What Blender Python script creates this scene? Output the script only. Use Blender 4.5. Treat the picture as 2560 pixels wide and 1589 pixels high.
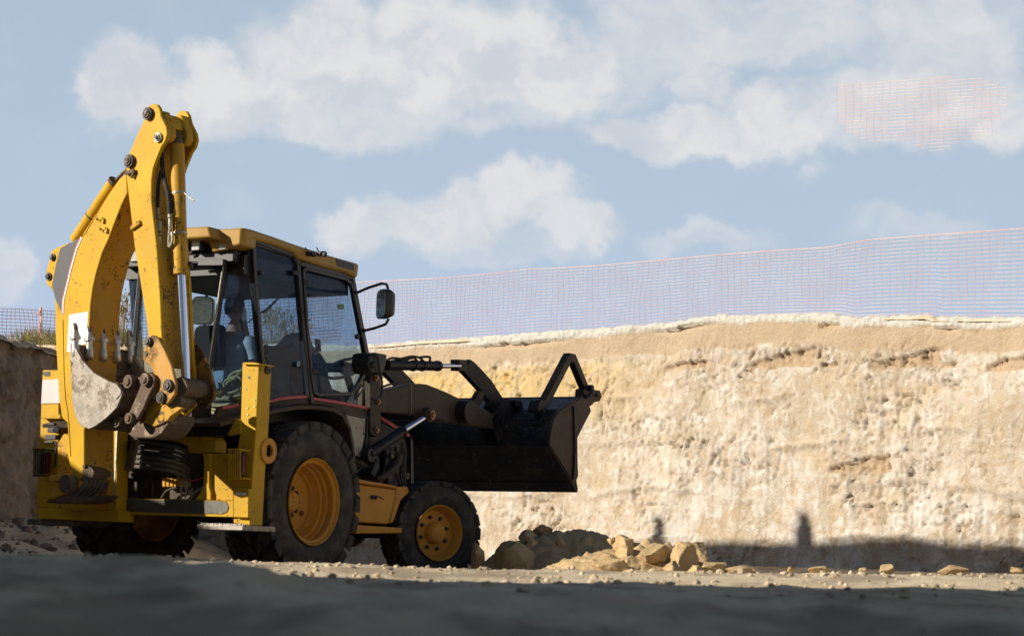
import bpy, bmesh, math, random
from mathutils import Vector, noise, Matrix
R = math.radians
random.seed(7)
for o in list(bpy.data.objects): bpy.data.objects.remove(o)
scn = bpy.context.scene
col = scn.collection

# ------------------------------------------------------------------ camera
CF, PITCH, ROLL, CH = 5500.0, 0.1125, 0.031, 0.19      # focal length in photo pixels, tilt, roll, eye height
cam_d = bpy.data.cameras.new('camera'); cam = bpy.data.objects.new('camera', cam_d); col.objects.link(cam)
cam_d.sensor_width = 36; cam_d.lens = CF / 2560 * 36; cam_d.clip_start = .05; cam_d.clip_end = 3000
cp, sp, cr, sr = math.cos(PITCH), math.sin(PITCH), math.cos(ROLL), math.sin(ROLL)
FW = Vector((0, cp, sp)); UP0 = Vector((0, -sp, cp)); RT = cr * Vector((1, 0, 0)) + sr * UP0; UP = -sr * Vector((1, 0, 0)) + cr * UP0
EYE = Vector((0, 0, CH))
cam.matrix_world = Matrix(((RT.x, UP.x, -FW.x, 0), (RT.y, UP.y, -FW.y, 0), (RT.z, UP.z, -FW.z, CH), (0, 0, 0, 1)))
cam_d.dof.use_dof = True; cam_d.dof.focus_distance = 21.5; cam_d.dof.aperture_fstop = 3.5
scn.camera = cam
scn.render.resolution_x, scn.render.resolution_y = 1024, 635

# ------------------------------------------------------------------ sky, sun, exposure
SUN_EL, SUN_AZ = R(22), R(75)                           # azimuth: sun stands this far left of straight behind the lens
SUND = Vector((-math.sin(SUN_AZ) * math.cos(SUN_EL), -math.cos(SUN_AZ) * math.cos(SUN_EL), math.sin(SUN_EL)))
sun_d = bpy.data.lights.new('sun', 'SUN'); sun = bpy.data.objects.new('sun', sun_d); col.objects.link(sun)
sun_d.energy = 5.0; sun_d.angle = R(.5); sun_d.color = (1, .91, .78)
sun.rotation_euler = (-SUND).to_track_quat('-Z', 'Y').to_euler()
world = bpy.data.worlds.new('World'); scn.world = world; world.use_nodes = True
scn.view_settings.view_transform = 'Standard'; scn.view_settings.look = 'None'
scn.view_settings.exposure = 0.45; scn.view_settings.gamma = 1


class NT:
    """short node-tree writer"""
    def __init__(s, tree): s.t = tree; s.n = tree.nodes; s.l = tree.links; s.n.clear()
    def new(s, typ, **kw):
        n = s.n.new(typ)
        for k, v in kw.items():
            if k.startswith('_'): setattr(n, k[1:], v)
        return n
    def put(s, sock, v):
        if v is None: return
        if hasattr(v, 'is_linked') or hasattr(v, 'links'): s.l.new(v, sock)
        else: sock.default_value = v
    def math(s, op, a, b=None, c=None, clamp=False):
        n = s.new('ShaderNodeMath', _operation=op, _use_clamp=clamp)
        for i, v in enumerate((a, b, c)):
            if v is not None: s.put(n.inputs[i], v)
        return n.outputs[0]
    def mix(s, fac, a, b, mode='MIX'):
        n = s.new('ShaderNodeMix', _data_type='RGBA', _blend_type=mode)
        s.put(n.inputs[0], fac)
        for i, v in ((6, a), (7, b)):
            if isinstance(v, tuple) and len(v) == 3: v = v + (1,)
            s.put(n.inputs[i], v)
        return n.outputs[2]
    def noise(s, vec, scale, detail=4, rough=.55, dist=0, w=None):
        n = s.new('ShaderNodeTexNoise'); s.put(n.inputs['Vector'], vec); n.inputs['Scale'].default_value = scale
        n.inputs['Detail'].default_value = detail; n.inputs['Roughness'].default_value = rough; n.inputs['Distortion'].default_value = dist
        return n.outputs[0]
    def ramp(s, f, a, b, smooth=True):
        n = s.new('ShaderNodeMapRange', _interpolation_type='SMOOTHSTEP' if smooth else 'LINEAR')
        s.put(n.inputs[0], f); n.inputs[1].default_value = a; n.inputs[2].default_value = b
        return n.outputs[0]
    def mapping(s, vec, scale=(1, 1, 1), loc=(0, 0, 0), rot=(0, 0, 0)):
        n = s.new('ShaderNodeMapping'); s.put(n.inputs[0], vec); n.inputs[1].default_value = loc; n.inputs[2].default_value = rot; n.inputs[3].default_value = scale
        return n.outputs[0]


def sky_nodes():
    t = NT(world.node_tree)
    out = t.new('ShaderNodeOutputWorld'); bg = t.new('ShaderNodeBackground'); bg.inputs[1].default_value = .05
    sky = t.new('ShaderNodeTexSky'); sky.sky_type = 'NISHITA'; sky.sun_disc = False
    sky.sun_elevation = SUN_EL; sky.sun_rotation = math.atan2(SUND.x, SUND.y); sky.air_density = 1.0; sky.dust_density = .4; sky.ozone_density = 1.2
    tc = t.new('ShaderNodeTexCoord'); d = tc.outputs['Generated']
    sx = t.new('ShaderNodeSeparateXYZ'); t.put(sx.inputs[0], d)
    yy = t.math('MAXIMUM', sx.outputs[1], .08)
    a = t.math('DIVIDE', sx.outputs[0], yy); e = t.math('DIVIDE', sx.outputs[2], yy)      # tangents of bearing and height
    cv = t.new('ShaderNodeCombineXYZ'); t.put(cv.inputs[0], a); t.put(cv.inputs[1], e); P = cv.outputs[0]
    # warp for billowy edges
    n1 = t.new('ShaderNodeTexNoise'); t.put(n1.inputs['Vector'], P); n1.inputs['Scale'].default_value = 21; n1.inputs['Detail'].default_value = 10; n1.inputs['Roughness'].default_value = .6
    wv = t.new('ShaderNodeVectorMath', _operation='MULTIPLY_ADD'); t.put(wv.inputs[0], n1.outputs['Color']); wv.inputs[1].default_value = (.075, .055, 0); t.put(wv.inputs[2], P)
    sub = t.new('ShaderNodeVectorMath', _operation='SUBTRACT'); t.put(sub.inputs[0], wv.outputs[0]); sub.inputs[1].default_value = (.0375, .0275, 0)
    Q = sub.outputs[0]
    def ang(px, py):
        v = FW + RT * ((px - 1280) / CF) + UP * ((794.5 - py) / CF)
        return v.x / v.y, v.z / v.y
    blobs = [  # photo px: cx, cy, rx, ry, strength
        (300, 215, 120, 110, .95), (430, 270, 150, 90, .8), (570, 240, 190, 110, .9), (720, 200, 170, 150, .9), (840, 130, 200, 170, 1.0), (1030, 130, 210, 190, 1.0),
        (1230, 140, 200, 180, 1.0), (1390, 190, 180, 140, .9), (900, 290, 330, 80, .7), (1560, 190, 150, 110, .6), (1180, 290, 260, 70, .55),
        (1720, 80, 260, 130, .7), (2000, 60, 330, 130, .7), (2350, 60, 300, 170, .7), (1760, 200, 130, 90, .75), (1570, 330, 150, 60, .8), (1740, 330, 220, 70, .85),
        (1980, 290, 190, 110, .9), (2200, 330, 250, 70, .6), (2430, 200, 170, 90, .7), (2520, 310, 120, 90, .8),
        (2250, 255, 250, 110, .8), (900, 560, 110, 75, .8), (1010, 545, 130, 70, .75), (1150, 520, 140, 80, .85), (1300, 500, 140, 80, .9), (1440, 560, 150, 60, .75), (1200, 600, 330, 50, .5),
        (1770, 590, 160, 45, .55), (2300, 570, 240, 40, .4), (20, 650, 90, 90, .6), (560, 510, 120, 60, .25), (-250, 400, 200, 120, .6), (2900, 500, 300, 120, .7)]
    den = None; lit = None
    for (px, py, rx, ry, st) in blobs:
        ca, ce = ang(px, py)
        m = t.new('ShaderNodeVectorMath', _operation='SUBTRACT'); t.put(m.inputs[0], Q); m.inputs[1].default_value = (ca, ce, 0)
        m2 = t.new('ShaderNodeVectorMath', _operation='MULTIPLY'); t.put(m2.inputs[0], m.outputs[0]); m2.inputs[1].default_value = (CF / rx / 1.13, CF / ry / 1.13, 0)
        ln = t.new('ShaderNodeVectorMath', _operation='LENGTH'); t.put(ln.inputs[0], m2.outputs[0])
        v = t.math('MULTIPLY', t.ramp(ln.outputs['Value'], 1.15, .45), st)
        den = v if den is None else t.math('SMOOTH_MAX', den, v, .15)
    far = t.noise(t.mapping(P, (3.2, 7, 1), (3.1, 1.7, 0)), 1.0, 7, .6)
    edge = t.noise(t.mapping(P, (1, 1.3, 1)), 26, 8, .62)
    den = t.math('ADD', den, t.math('MULTIPLY', t.math('SUBTRACT', edge, .5), .62))
    den = t.ramp(den, .06, 1.0)
    off = t.math('MULTIPLY', t.math('MULTIPLY', t.ramp(t.math('ABSOLUTE', a), .27, .5), t.ramp(far, .52, .70)), .5)
    den = t.math('MAXIMUM', den, off)
    den = t.math('MULTIPLY', den, t.math('MULTIPLY', t.ramp(sx.outputs[1], .1, .3), t.ramp(sx.outputs[2], .5, .3)))
    side = t.math('MULTIPLY', t.math('MULTIPLY', t.ramp(sx.outputs[0], .35, .75), t.ramp(sx.outputs[2], .55, .2)), t.ramp(t.noise(d, 3, 5, .6), .35, .55))  # bright off-frame cloud added at right to fill surfaces facing that way
    den = t.math('MAXIMUM', den, side)
    # shading inside the clouds: brighter top-left billows, lavender grey folds
    fold = t.noise(t.mapping(Q, (1, 1.25, 1)), 30, 6, .58)
    shade = t.ramp(fold, .32, .64)
    ccol = t.mix(shade, (9.3, 9.7, 10.5), (12.2, 11.9, 11.7))
    # pale band of haze low over the horizon, bluer and deeper higher up
    band = t.mix(t.ramp(e, .045, .15, False), (7.5, 9.1, 12.9), (7.2, 8.9, 10.9)); band = t.mix(t.ramp(e, .14, .27, False), band, (6.5, 8.1, 9.9))
    base = t.mix(t.math('MULTIPLY', t.math('MULTIPLY', t.ramp(sx.outputs[2], .52, .24), t.ramp(sx.outputs[1], -.1, .6)), .92), sky.outputs[0], band)
    t.put(bg.inputs[0], t.mix(t.math('MULTIPLY', den, .84), base, ccol)); t.l.new(bg.outputs[0], out.inputs[0])
sky_nodes()

# ------------------------------------------------------------------ pixel <-> place
YAW, MX, MY = .5316, -2.5436, 19.2641                   # the loader's heading and the ground point under its rear axle
MF = Vector((math.sin(YAW), math.cos(YAW), 0)); ML = Vector((-math.cos(YAW), math.sin(YAW), 0)); MO = Vector((MX, MY, 0)); UZ = Vector((0, 0, 1))
CROP = {0: (0, 0, 1), 1: (60, 220, 3.024), 2: (60, 700, 3.024), 3: (60, 1020, 3.517), 4: (440, 540, 2.907), 5: (560, 900, 2.749), 6: (880, 820, 3.287),
        7: (1150, 1200, 2.866), 8: (1500, 760, 2.1915), 9: (2050, 170, 4.776), 10: (80, 900, 3.516), 11: (520, 700, 4.725), 12: (880, 560, 3.929), 13: (270, 1080, 4.724)}
def px_of(k, u, v):
    x, y, s = CROP[k]; return x + u / s, y + v / s
def ray(px, py): return FW + RT * ((px - 1280) / CF) + UP * ((794.5 - py) / CF)
def hit(px, py, P0, N):
    d = ray(px, py); return EYE + d * ((P0 - EYE).dot(N) / d.dot(N))
def w2m(P):
    q = P - MO; return Vector((q.dot(MF), q.dot(ML), q.z))
def m2w(p): return MO + MF * p[0] + ML * p[1] + UZ * p[2]
SL = R(10); BO = Vector((-1.45, .75, 0)); BB = Vector((math.sin(SL), math.cos(SL), 0)); BW = Vector((-math.cos(SL), math.sin(SL), 0))   # digging arm's own plane
def axis(fr):                                           # plane normal (loader frame) and its origin
    return {'S': (Vector((0, 1, 0)), Vector((0, 0, 0))), 'L': (Vector((1, 0, 0)), Vector((0, 0, 0))), 'Z': (Vector((0, 0, 1)), Vector((0, 0, 0))), 'B': (BW, BO)}[fr]
def at(fr, n, k, u, v):
    N, O = axis(fr); Nw = MF * N.x + ML * N.y + UZ * N.z
    return w2m(hit(*px_of(k, u, v), m2w(O + N * n), Nw))


# ------------------------------------------------------------------ mesh builder
class MB:
    def __init__(s): s.v = []; s.f = []
    def add(s, vs, fs):
        b = len(s.v); s.v += [tuple(x) for x in vs]; s.f += [tuple(i + b for i in f) for f in fs]; return s
    def box(s, c, d, rot=None):
        vs = []
        for z in (-1, 1):
            for y in (-1, 1):
                for x in (-1, 1):
                    q = Vector((x * d[0] / 2, y * d[1] / 2, z * d[2] / 2))
                    if rot is not None: q = rot @ q
                    vs.append(q + Vector(c))
        return s.add(vs, [(0, 2, 3, 1), (4, 5, 7, 6), (0, 1, 5, 4), (2, 6, 7, 3), (0, 4, 6, 2), (1, 3, 7, 5)])
    def prism(s, pts, off):
        n = len(pts); off = Vector(off); a = [Vector(p) for p in pts]
        nrm = Vector((0, 0, 0))
        for i in range(n): nrm += a[i].cross(a[(i + 1) % n])
        if nrm.dot(off) > 0: a.reverse()
        return s.add(a + [p + off for p in a], [tuple(range(n)), tuple(range(2 * n - 1, n - 1, -1))] + [(i, i + n, (i + 1) % n + n, (i + 1) % n) for i in range(n)])
    def bar(s, p0, p1, w, h, up=(0, 0, 1)):
        p0, p1 = Vector(p0), Vector(p1); d = (p1 - p0).normalized(); sd = d.cross(Vector(up))
        if sd.length < 1e-4: sd = d.cross(Vector((1, 0, 0)))
        sd.normalize(); u = sd.cross(d)
        ring = [p0 + sd * a * w / 2 + u * b * h / 2 for a, b in ((-1, -1), (1, -1), (1, 1), (-1, 1))]
        return s.prism(ring, p1 - p0)
    def sweep(s, pts, r, n=8, cap=True):
        pts = [Vector(p) for p in pts]; rr = r if isinstance(r, (list, tuple)) else [r] * len(pts)
        vs = []; ref = None
        for i, p in enumerate(pts):
            d = (pts[min(i + 1, len(pts) - 1)] - pts[max(i - 1, 0)])
            d = d.normalized() if d.length > 1e-9 else Vector((0, 0, 1))
            if ref is None: ref = Vector((0, 0, 1)) if abs(d.z) < .9 else Vector((1, 0, 0))
            a = (ref - d * ref.dot(d)).normalized(); b = d.cross(a); ref = a
            vs += [p + (a * math.cos(2 * math.pi * j / n) + b * math.sin(2 * math.pi * j / n)) * rr[i] for j in range(n)]
        fs = [(i * n + j, i * n + (j + 1) % n, (i + 1) * n + (j + 1) % n, (i + 1) * n + j) for i in range(len(pts) - 1) for j in range(n)]
        if cap: fs += [tuple(range(n - 1, -1, -1)), tuple((len(pts) - 1) * n + j for j in range(n))]
        return s.add(vs, fs)
    def tube(s, p0, p1, r, n=16): return s.sweep([p0, p1], r, n)
    def lathe(s, prof, c, ax=(0, 1, 0), n=32, close=False):
        """prof: (along axis, radius)"""
        ax = Vector(ax).normalized(); a = ax.cross(Vector((0, 0, 1)))
        if a.length < 1e-3: a = Vector((1, 0, 0))
        a.normalize(); b = ax.cross(a); c = Vector(c); m = len(prof)
        vs = [c + ax * h + (a * math.cos(2 * math.pi * j / n) + b * math.sin(2 * math.pi * j / n)) * max(r, 1e-4) for j in range(n) for h, r in prof]
        fs = []
        for j in range(n):
            k = (j + 1) % n
            for i in range(m if close else m - 1):
                i2 = (i + 1) % m
                fs.append((j * m + i, j * m + i2, k * m + i2, k * m + i))
        return s.add(vs, fs)
    def disc(s, c, r, t, ax, n=20):
        ax = Vector(ax).normalized(); c = Vector(c)
        return s.sweep([c - ax * t / 2, c + ax * t / 2], r, n)
    def ball(s, c, r, n=10, sc=(1, 1, 1)):
        vs = []; fs = []; m = n // 2 + 1; c = Vector(c)
        for i in range(m + 1):
            t = math.pi * i / m
            for j in range(n):
                p = 2 * math.pi * j / n
                vs.append(c + Vector((math.sin(t) * math.cos(p) * r * sc[0], math.sin(t) * math.sin(p) * r * sc[1], math.cos(t) * r * sc[2])))
        for i in range(m):
            for j in range(n): fs.append((i * n + j, (i + 1) * n + j, (i + 1) * n + (j + 1) % n, i * n + (j + 1) % n))
        return s.add(vs, fs)
    def build(s, name, mat, parent=None, bevel=0, ang=35, segs=2, flat=False, fix=True):
        me = bpy.data.meshes.new(name); me.from_pydata(s.v, [], s.f)
        bm = bmesh.new(); bm.from_mesh(me)
        if fix:
            bmesh.ops.remove_doubles(bm, verts=bm.verts, dist=1e-5)
            bmesh.ops.recalc_face_normals(bm, faces=bm.faces)
        bm.to_mesh(me); bm.free()
        me.materials.append(mat)
        if not flat:
            for p in me.polygons: p.use_smooth = True
            me.set_sharp_from_angle(angle=R(ang))
        o = bpy.data.objects.new(name, me); col.objects.link(o)
        if parent is not None: o.parent = parent
        if bevel:
            b = o.modifiers.new('bevel', 'BEVEL'); b.width = bevel; b.segments = segs; b.limit_method = 'ANGLE'; b.angle_limit = R(38); b.harden_normals = False
        return o
def outline(fr, n, pts, k=None):
    return [at(fr, n, k, *p) if k is not None else at(fr, n, *p) for p in pts]
def plate(mb, fr, n0, n1, pts, k=None, ref=None):
    N, O = axis(fr); return mb.prism(outline(fr, n0 if ref is None else ref, pts, k) if ref is None else [p + N * (n0 - ref) for p in outline(fr, ref, pts, k)], N * (n1 - n0))
def tag(o, label=None, cat=None, group=None, kind=None):
    if label: o['label'] = label
    if cat: o['category'] = cat
    if group: o['group'] = group
    if kind: o['kind'] = kind
    return o
def empty(name, loc=(0, 0, 0), rz=0):
    o = bpy.data.objects.new(name, None); col.objects.link(o); o.location = loc; o.rotation_euler = (0, 0, rz); o.empty_display_size = .2
    return o
def fbm(x, y, z, oct=4, gain=.5):
    s = 0; a = 1; f = 1; t = 0
    for i in range(oct):
        s += a * noise.noise(Vector((x * f, y * f, z * f + 7.3 * i))); t += a; a *= gain; f *= 2.03
    return s / t


# ------------------------------------------------------------------ materials
def pbsdf(t, base, rough=.6, metal=0, bump=None, bstr=.3, bdist=.01, spec=None, coat=None):
    out = t.new('ShaderNodeOutputMaterial'); p = t.new('ShaderNodeBsdfPrincipled')
    if isinstance(base, tuple) and len(base) == 3: base = base + (1,)
    t.put(p.inputs['Base Color'], base); t.put(p.inputs['Roughness'], rough); t.put(p.inputs['Metallic'], metal)
    if spec is not None: p.inputs['Specular IOR Level'].default_value = spec
    if coat is not None: p.inputs['Coat Weight'].default_value = coat; p.inputs['Coat Roughness'].default_value = .12
    if bump is not None:
        b = t.new('ShaderNodeBump'); b.inputs['Strength'].default_value = bstr; b.inputs['Distance'].default_value = bdist
        t.put(b.inputs['Height'], bump); t.l.new(b.outputs[0], p.inputs['Normal'])
    t.l.new(p.outputs[0], out.inputs[0]); return p
def newmat(name):
    m = bpy.data.materials.new(name); m.use_nodes = True; return m, NT(m.node_tree)
def objc(t): return t.new('ShaderNodeTexCoord').outputs['Object']

def paint(name, base, wear=(.09, .055, .035), dust=(.42, .33, .22), rough=.42, wearamt=.30, dustamt=.5, seed=0.0, scratch=.5):
    """old machine paint: faded patches, dark scuffs and scratches, dust"""
    m, t = newmat(name); P = t.mapping(objc(t), loc=(seed, seed * 1.7, 0))
    big = t.noise(P, 2.2, 5, .6); med = t.noise(P, 13, 8, .74, .4); fine = t.noise(P, 60, 3, .6)
    c = t.mix(t.ramp(big, .35, .7), base, tuple(min(1, x * k) for x, k in zip(base, (.86, .84, .85))))
    s1 = t.noise(t.mapping(P, (55, 55, 7), rot=(.5, .2, 0)), 1, 3, .5); s2 = t.noise(t.mapping(P, (40, 50, 6), rot=(-.6, .5, 0)), 1, 3, .5)
    scr = t.math('MULTIPLY', t.math('MAXIMUM', t.ramp(s1, .70, .74), t.ramp(s2, .71, .75)), t.ramp(med, .45, .6))
    spot = t.ramp(t.math('ADD', t.math('MULTIPLY', med, .75), t.math('MULTIPLY', fine, .35)), .80 - wearamt * .38, .83 - wearamt * .38)
    spot = t.math('MULTIPLY', spot, t.ramp(t.noise(P, 1.7, 4, .6), .42, .56))
    w = t.math('MAXIMUM', spot, t.math('MULTIPLY', scr, scratch), clamp=True)
    dn = t.math('MULTIPLY', t.ramp(t.noise(P, 4.5, 6, .7), .42, .72), dustamt)
    c = t.mix(dn, c, dust); c = t.mix(t.math('MULTIPLY', w, .9), c, wear)
    r = t.math('ADD', rough, t.math('MULTIPLY', t.math('ADD', dn, w), .3))
    pbsdf(t, c, r, 0, t.math('ADD', t.math('MULTIPLY', w, -.6), t.math('MULTIPLY', fine, .15)), .35, .004, spec=.16)
    return m
def rubber_mat(name='tyre_rubber', base=(.032, .029, .026), dustamt=.6):
    m, t = newmat(name); P = objc(t)
    n = t.noise(P, 6, 6, .65); f = t.noise(P, 90, 3, .6)
    g = t.math('ADD', t.math('MULTIPLY', t.ramp(n, .4, .75), dustamt), t.math('MULTIPLY', t.ramp(f, .45, .8), .12))
    c = t.mix(g, base, (.16, .135, .105))
    sp = t.ramp(t.noise(P, 28, 4, .7), .70, .76)
    c = t.mix(t.math('MULTIPLY', sp, .5), c, (.33, .30, .25))
    pbsdf(t, c, t.math('ADD', .62, t.math('MULTIPLY', n, .25)), 0, f, .25, .004, spec=.35); return m
def metal_mat(name, base, rough, dirt, dirtamt, scale=8, metal=.7, bstr=.3, seed=0):
    m, t = newmat(name); P = t.mapping(objc(t), loc=(seed, 0, seed))
    n = t.noise(P, scale, 7, .68); f = t.noise(t.mapping(P, (60, 60, 9), rot=(.4, .3, 0)), 1, 4, .6); s = t.noise(P, scale * 7, 4, .65)
    d = t.ramp(t.math('ADD', t.math('MULTIPLY', n, .8), t.math('MULTIPLY', s, .2)), .62 - dirtamt * .3, .72 - dirtamt * .3)
    c = t.mix(t.math('MULTIPLY', t.ramp(f, .50, .70), .5), base, tuple(x * .55 for x in base)); c = t.mix(t.math('MULTIPLY', t.ramp(t.noise(P, scale * 1.7, 6, .7), .42, .62), .6), c, tuple(x * .5 for x in base)); c = t.mix(d, c, dirt)
    sk = t.ramp(t.noise(P, scale * 3.5, 5, .7), .66, .70); c = t.mix(t.math('MULTIPLY', sk, .7), c, (.5, .42, .32))
    pbsdf(t, c, t.math('ADD', rough, t.math('MULTIPLY', d, .35)), t.math('MULTIPLY', t.math('SUBTRACT', 1, d), metal), t.math('ADD', t.math('MULTIPLY', d, .8), t.math('MULTIPLY', s, .6)), bstr, .006); return m
def plain(name, base, rough=.5, metal=0, nscale=14, var=.25, bstr=.15, spec=None):
    m, t = newmat(name); P = objc(t); n = t.noise(P, nscale, 5, .6)
    c = t.mix(t.ramp(n, .3, .7), tuple(x * (1 - var) for x in base), tuple(min(1, x * (1 + var * .6)) for x in base))
    pbsdf(t, c, t.math('ADD', rough - .06, t.math('MULTIPLY', n, .15)), metal, n, bstr, .003, spec=spec); return m
def glass_mat(name, tint, gloss=.12, dust=.06, dust_sheen=(.35, .38, .42)):
    m, t = newmat(name)
    out = t.new('ShaderNodeOutputMaterial'); tr = t.new('ShaderNodeBsdfTransparent'); tr.inputs[0].default_value = tint + (1,)
    gl = t.new('ShaderNodeBsdfGlossy'); gl.inputs['Roughness'].default_value = .03
    df = t.new('ShaderNodeBsdfDiffuse'); df.inputs[0].default_value = dust_sheen + (1,)
    lw = t.new('ShaderNodeLayerWeight'); lw.inputs[0].default_value = .5
    fac = t.math('ADD', t.math('MULTIPLY', t.math('POWER', lw.outputs['Facing'], 5), .75), gloss * .22, clamp=True)
    m1 = t.new('ShaderNodeMixShader'); t.put(m1.inputs[0], fac); t.l.new(tr.outputs[0], m1.inputs[1]); t.l.new(gl.outputs[0], m1.inputs[2])
    P = objc(t); n = t.noise(P, 5, 6, .7)
    m2 = t.new('ShaderNodeMixShader'); t.put(m2.inputs[0], t.math('MULTIPLY', t.ramp(n, .25, .75), dust * 2)); t.l.new(m1.outputs[0], m2.inputs[1]); t.l.new(df.outputs[0], m2.inputs[2])
    t.l.new(m2.outputs[0], out.inputs[0]); return m

YEL = (.585, .350, .018)
M = {}
M['yellow'] = paint('yellow_paint', YEL, wearamt=.44, dustamt=.16, scratch=1, dust=(.46, .31, .10))
M['yellow_worn'] = paint('worn_yellow_paint', (.58, .32, .028), wearamt=.55, dustamt=.25, seed=3.1, dust=(.42, .29, .14), scratch=1)
M['yellow_roof'] = paint('shade_toned_roof_paint', (.42, .25, .055), wearamt=.08, dustamt=.25, seed=5, rough=.35, scratch=.2)  # base dulled and darkened to stand in for shade on the roof
M['yellow_rim'] = paint('rim_paint', (.66, .31, .04), wearamt=.12, dustamt=.35, seed=8, scratch=.2, dust=(.40, .25, .12))
M['rusty_yellow'] = paint('rusty_yellow_paint', (.55, .28, .05), wear=(.07, .052, .038), wearamt=.80, dustamt=.4, seed=9, scratch=1)
M['brown'] = paint('dusty_dark_paint', (.060, .046, .034), wear=(.02, .017, .014), dust=(.20, .155, .11), wearamt=.3, dustamt=.35, rough=.5, seed=2)
M['black'] = paint('black_paint', (.017, .017, .020), wear=(.16, .12, .09), dust=(.10, .08, .06), wearamt=.05, dustamt=.25, rough=.38, seed=4, scratch=.8)
M['bucket_black'] = paint('bucket_black_paint', (.018, .019, .028), wear=(.34, .29, .23), dust=(.10, .075, .05), wearamt=.42, dustamt=.6, rough=.33, seed=6, scratch=.8)
M['frame_black'] = plain('cab_frame_black', (.018, .018, .021), .42)
M['plastic'] = plain('black_plastic', (.022, .022, .023), .5)
M['cloth_black'] = plain('seat_cloth', (.014, .014, .015), .85)
M['rubber'] = rubber_mat()
M['hose'] = rubber_mat('hose_rubber', (.03, .03, .027), .35)
M['hose_dusty'] = rubber_mat('dusty_hose_rubber', (.10, .09, .07), .7)
M['steel'] = metal_mat('worn_steel', (.36, .32, .27), .42, (.19, .145, .10), .38, 6, .45, .2)
M['brown_steel'] = metal_mat('rusty_steel', (.22, .165, .11), .5, (.115, .078, .05), .75, 9, .55, .35, 3)
M['tooth'] = metal_mat('polished_tooth', (.70, .68, .64), .30, (.46, .36, .24), .10, 14, .55, .2, 5)
M['pin'] = metal_mat('pin_steel', (.10, .085, .07), .45, (.05, .04, .035), .5, 25, .6, .3)
M['bronze'] = metal_mat('bronze_pin', (.35, .19, .10), .4, (.16, .09, .06), .4, 25, .7, .3)
M['galv'] = metal_mat('fitting_steel', (.45, .44, .36), .42, (.28, .25, .17), .35, 25, .7, .2)
m, t = newmat('chrome'); P = objc(t); pbsdf(t, (.78, .80, .90), .13, 1.0, t.noise(P, 30, 3), .02, .002); M['chrome'] = m
M['bar_rubbed'] = metal_mat('rubbed_rail', (.11, .105, .085), .5, (.30, .21, .08), .12, 5, .35, .2)
M['white'] = plain('white_sticker', (.72, .72, .72), .5, var=.06)
M['white_plate'] = paint('white_plate', (.66, .64, .63), wear=(.3, .25, .2), wearamt=.05, dustamt=.3, scratch=.4)
M['grey_decal'] = plain('dark_grey_decal', (.052, .054, .060), .55, var=.12)
M['red'] = plain('red_stripe', (.60, .05, .06), .4, var=.1)
M['green_mark'] = plain('green_mark', (.05, .25, .10), .6)
M['yellow_mark'] = plain('warning_yellow', (.62, .58, .10), .5)
M['mirror'] = metal_mat('mirror_glass', (.62, .66, .58), .16, (.52, .52, .40), .45, 12, .6, .04)
M['lens'] = plain('lamp_lens', (.45, .46, .42), .15, var=.15)
M['glass'] = glass_mat('cab_glass', (.64, .73, .83), .06, .07, (.12, .20, .36))  # blue of the dust stands in for sky reflected in the panes
M['glass_clear'] = glass_mat('side_glass', (.86, .92, .93), .10, .02, (.25, .30, .36))
M['side_panel'] = paint('dusty_panel', (.40, .37, .30), wear=(.10, .09, .07), dust=(.5, .44, .34), wearamt=.5, dustamt=.6, seed=12)
M['scuffed'] = paint('scuffed_yellow_paint', (.58, .32, .03), wear=(.045, .035, .028), wearamt=.55, dustamt=.3, seed=21, scratch=1)
M['dark_red'] = plain('dark_red_lens', (.10, .012, .012), .3)

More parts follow.
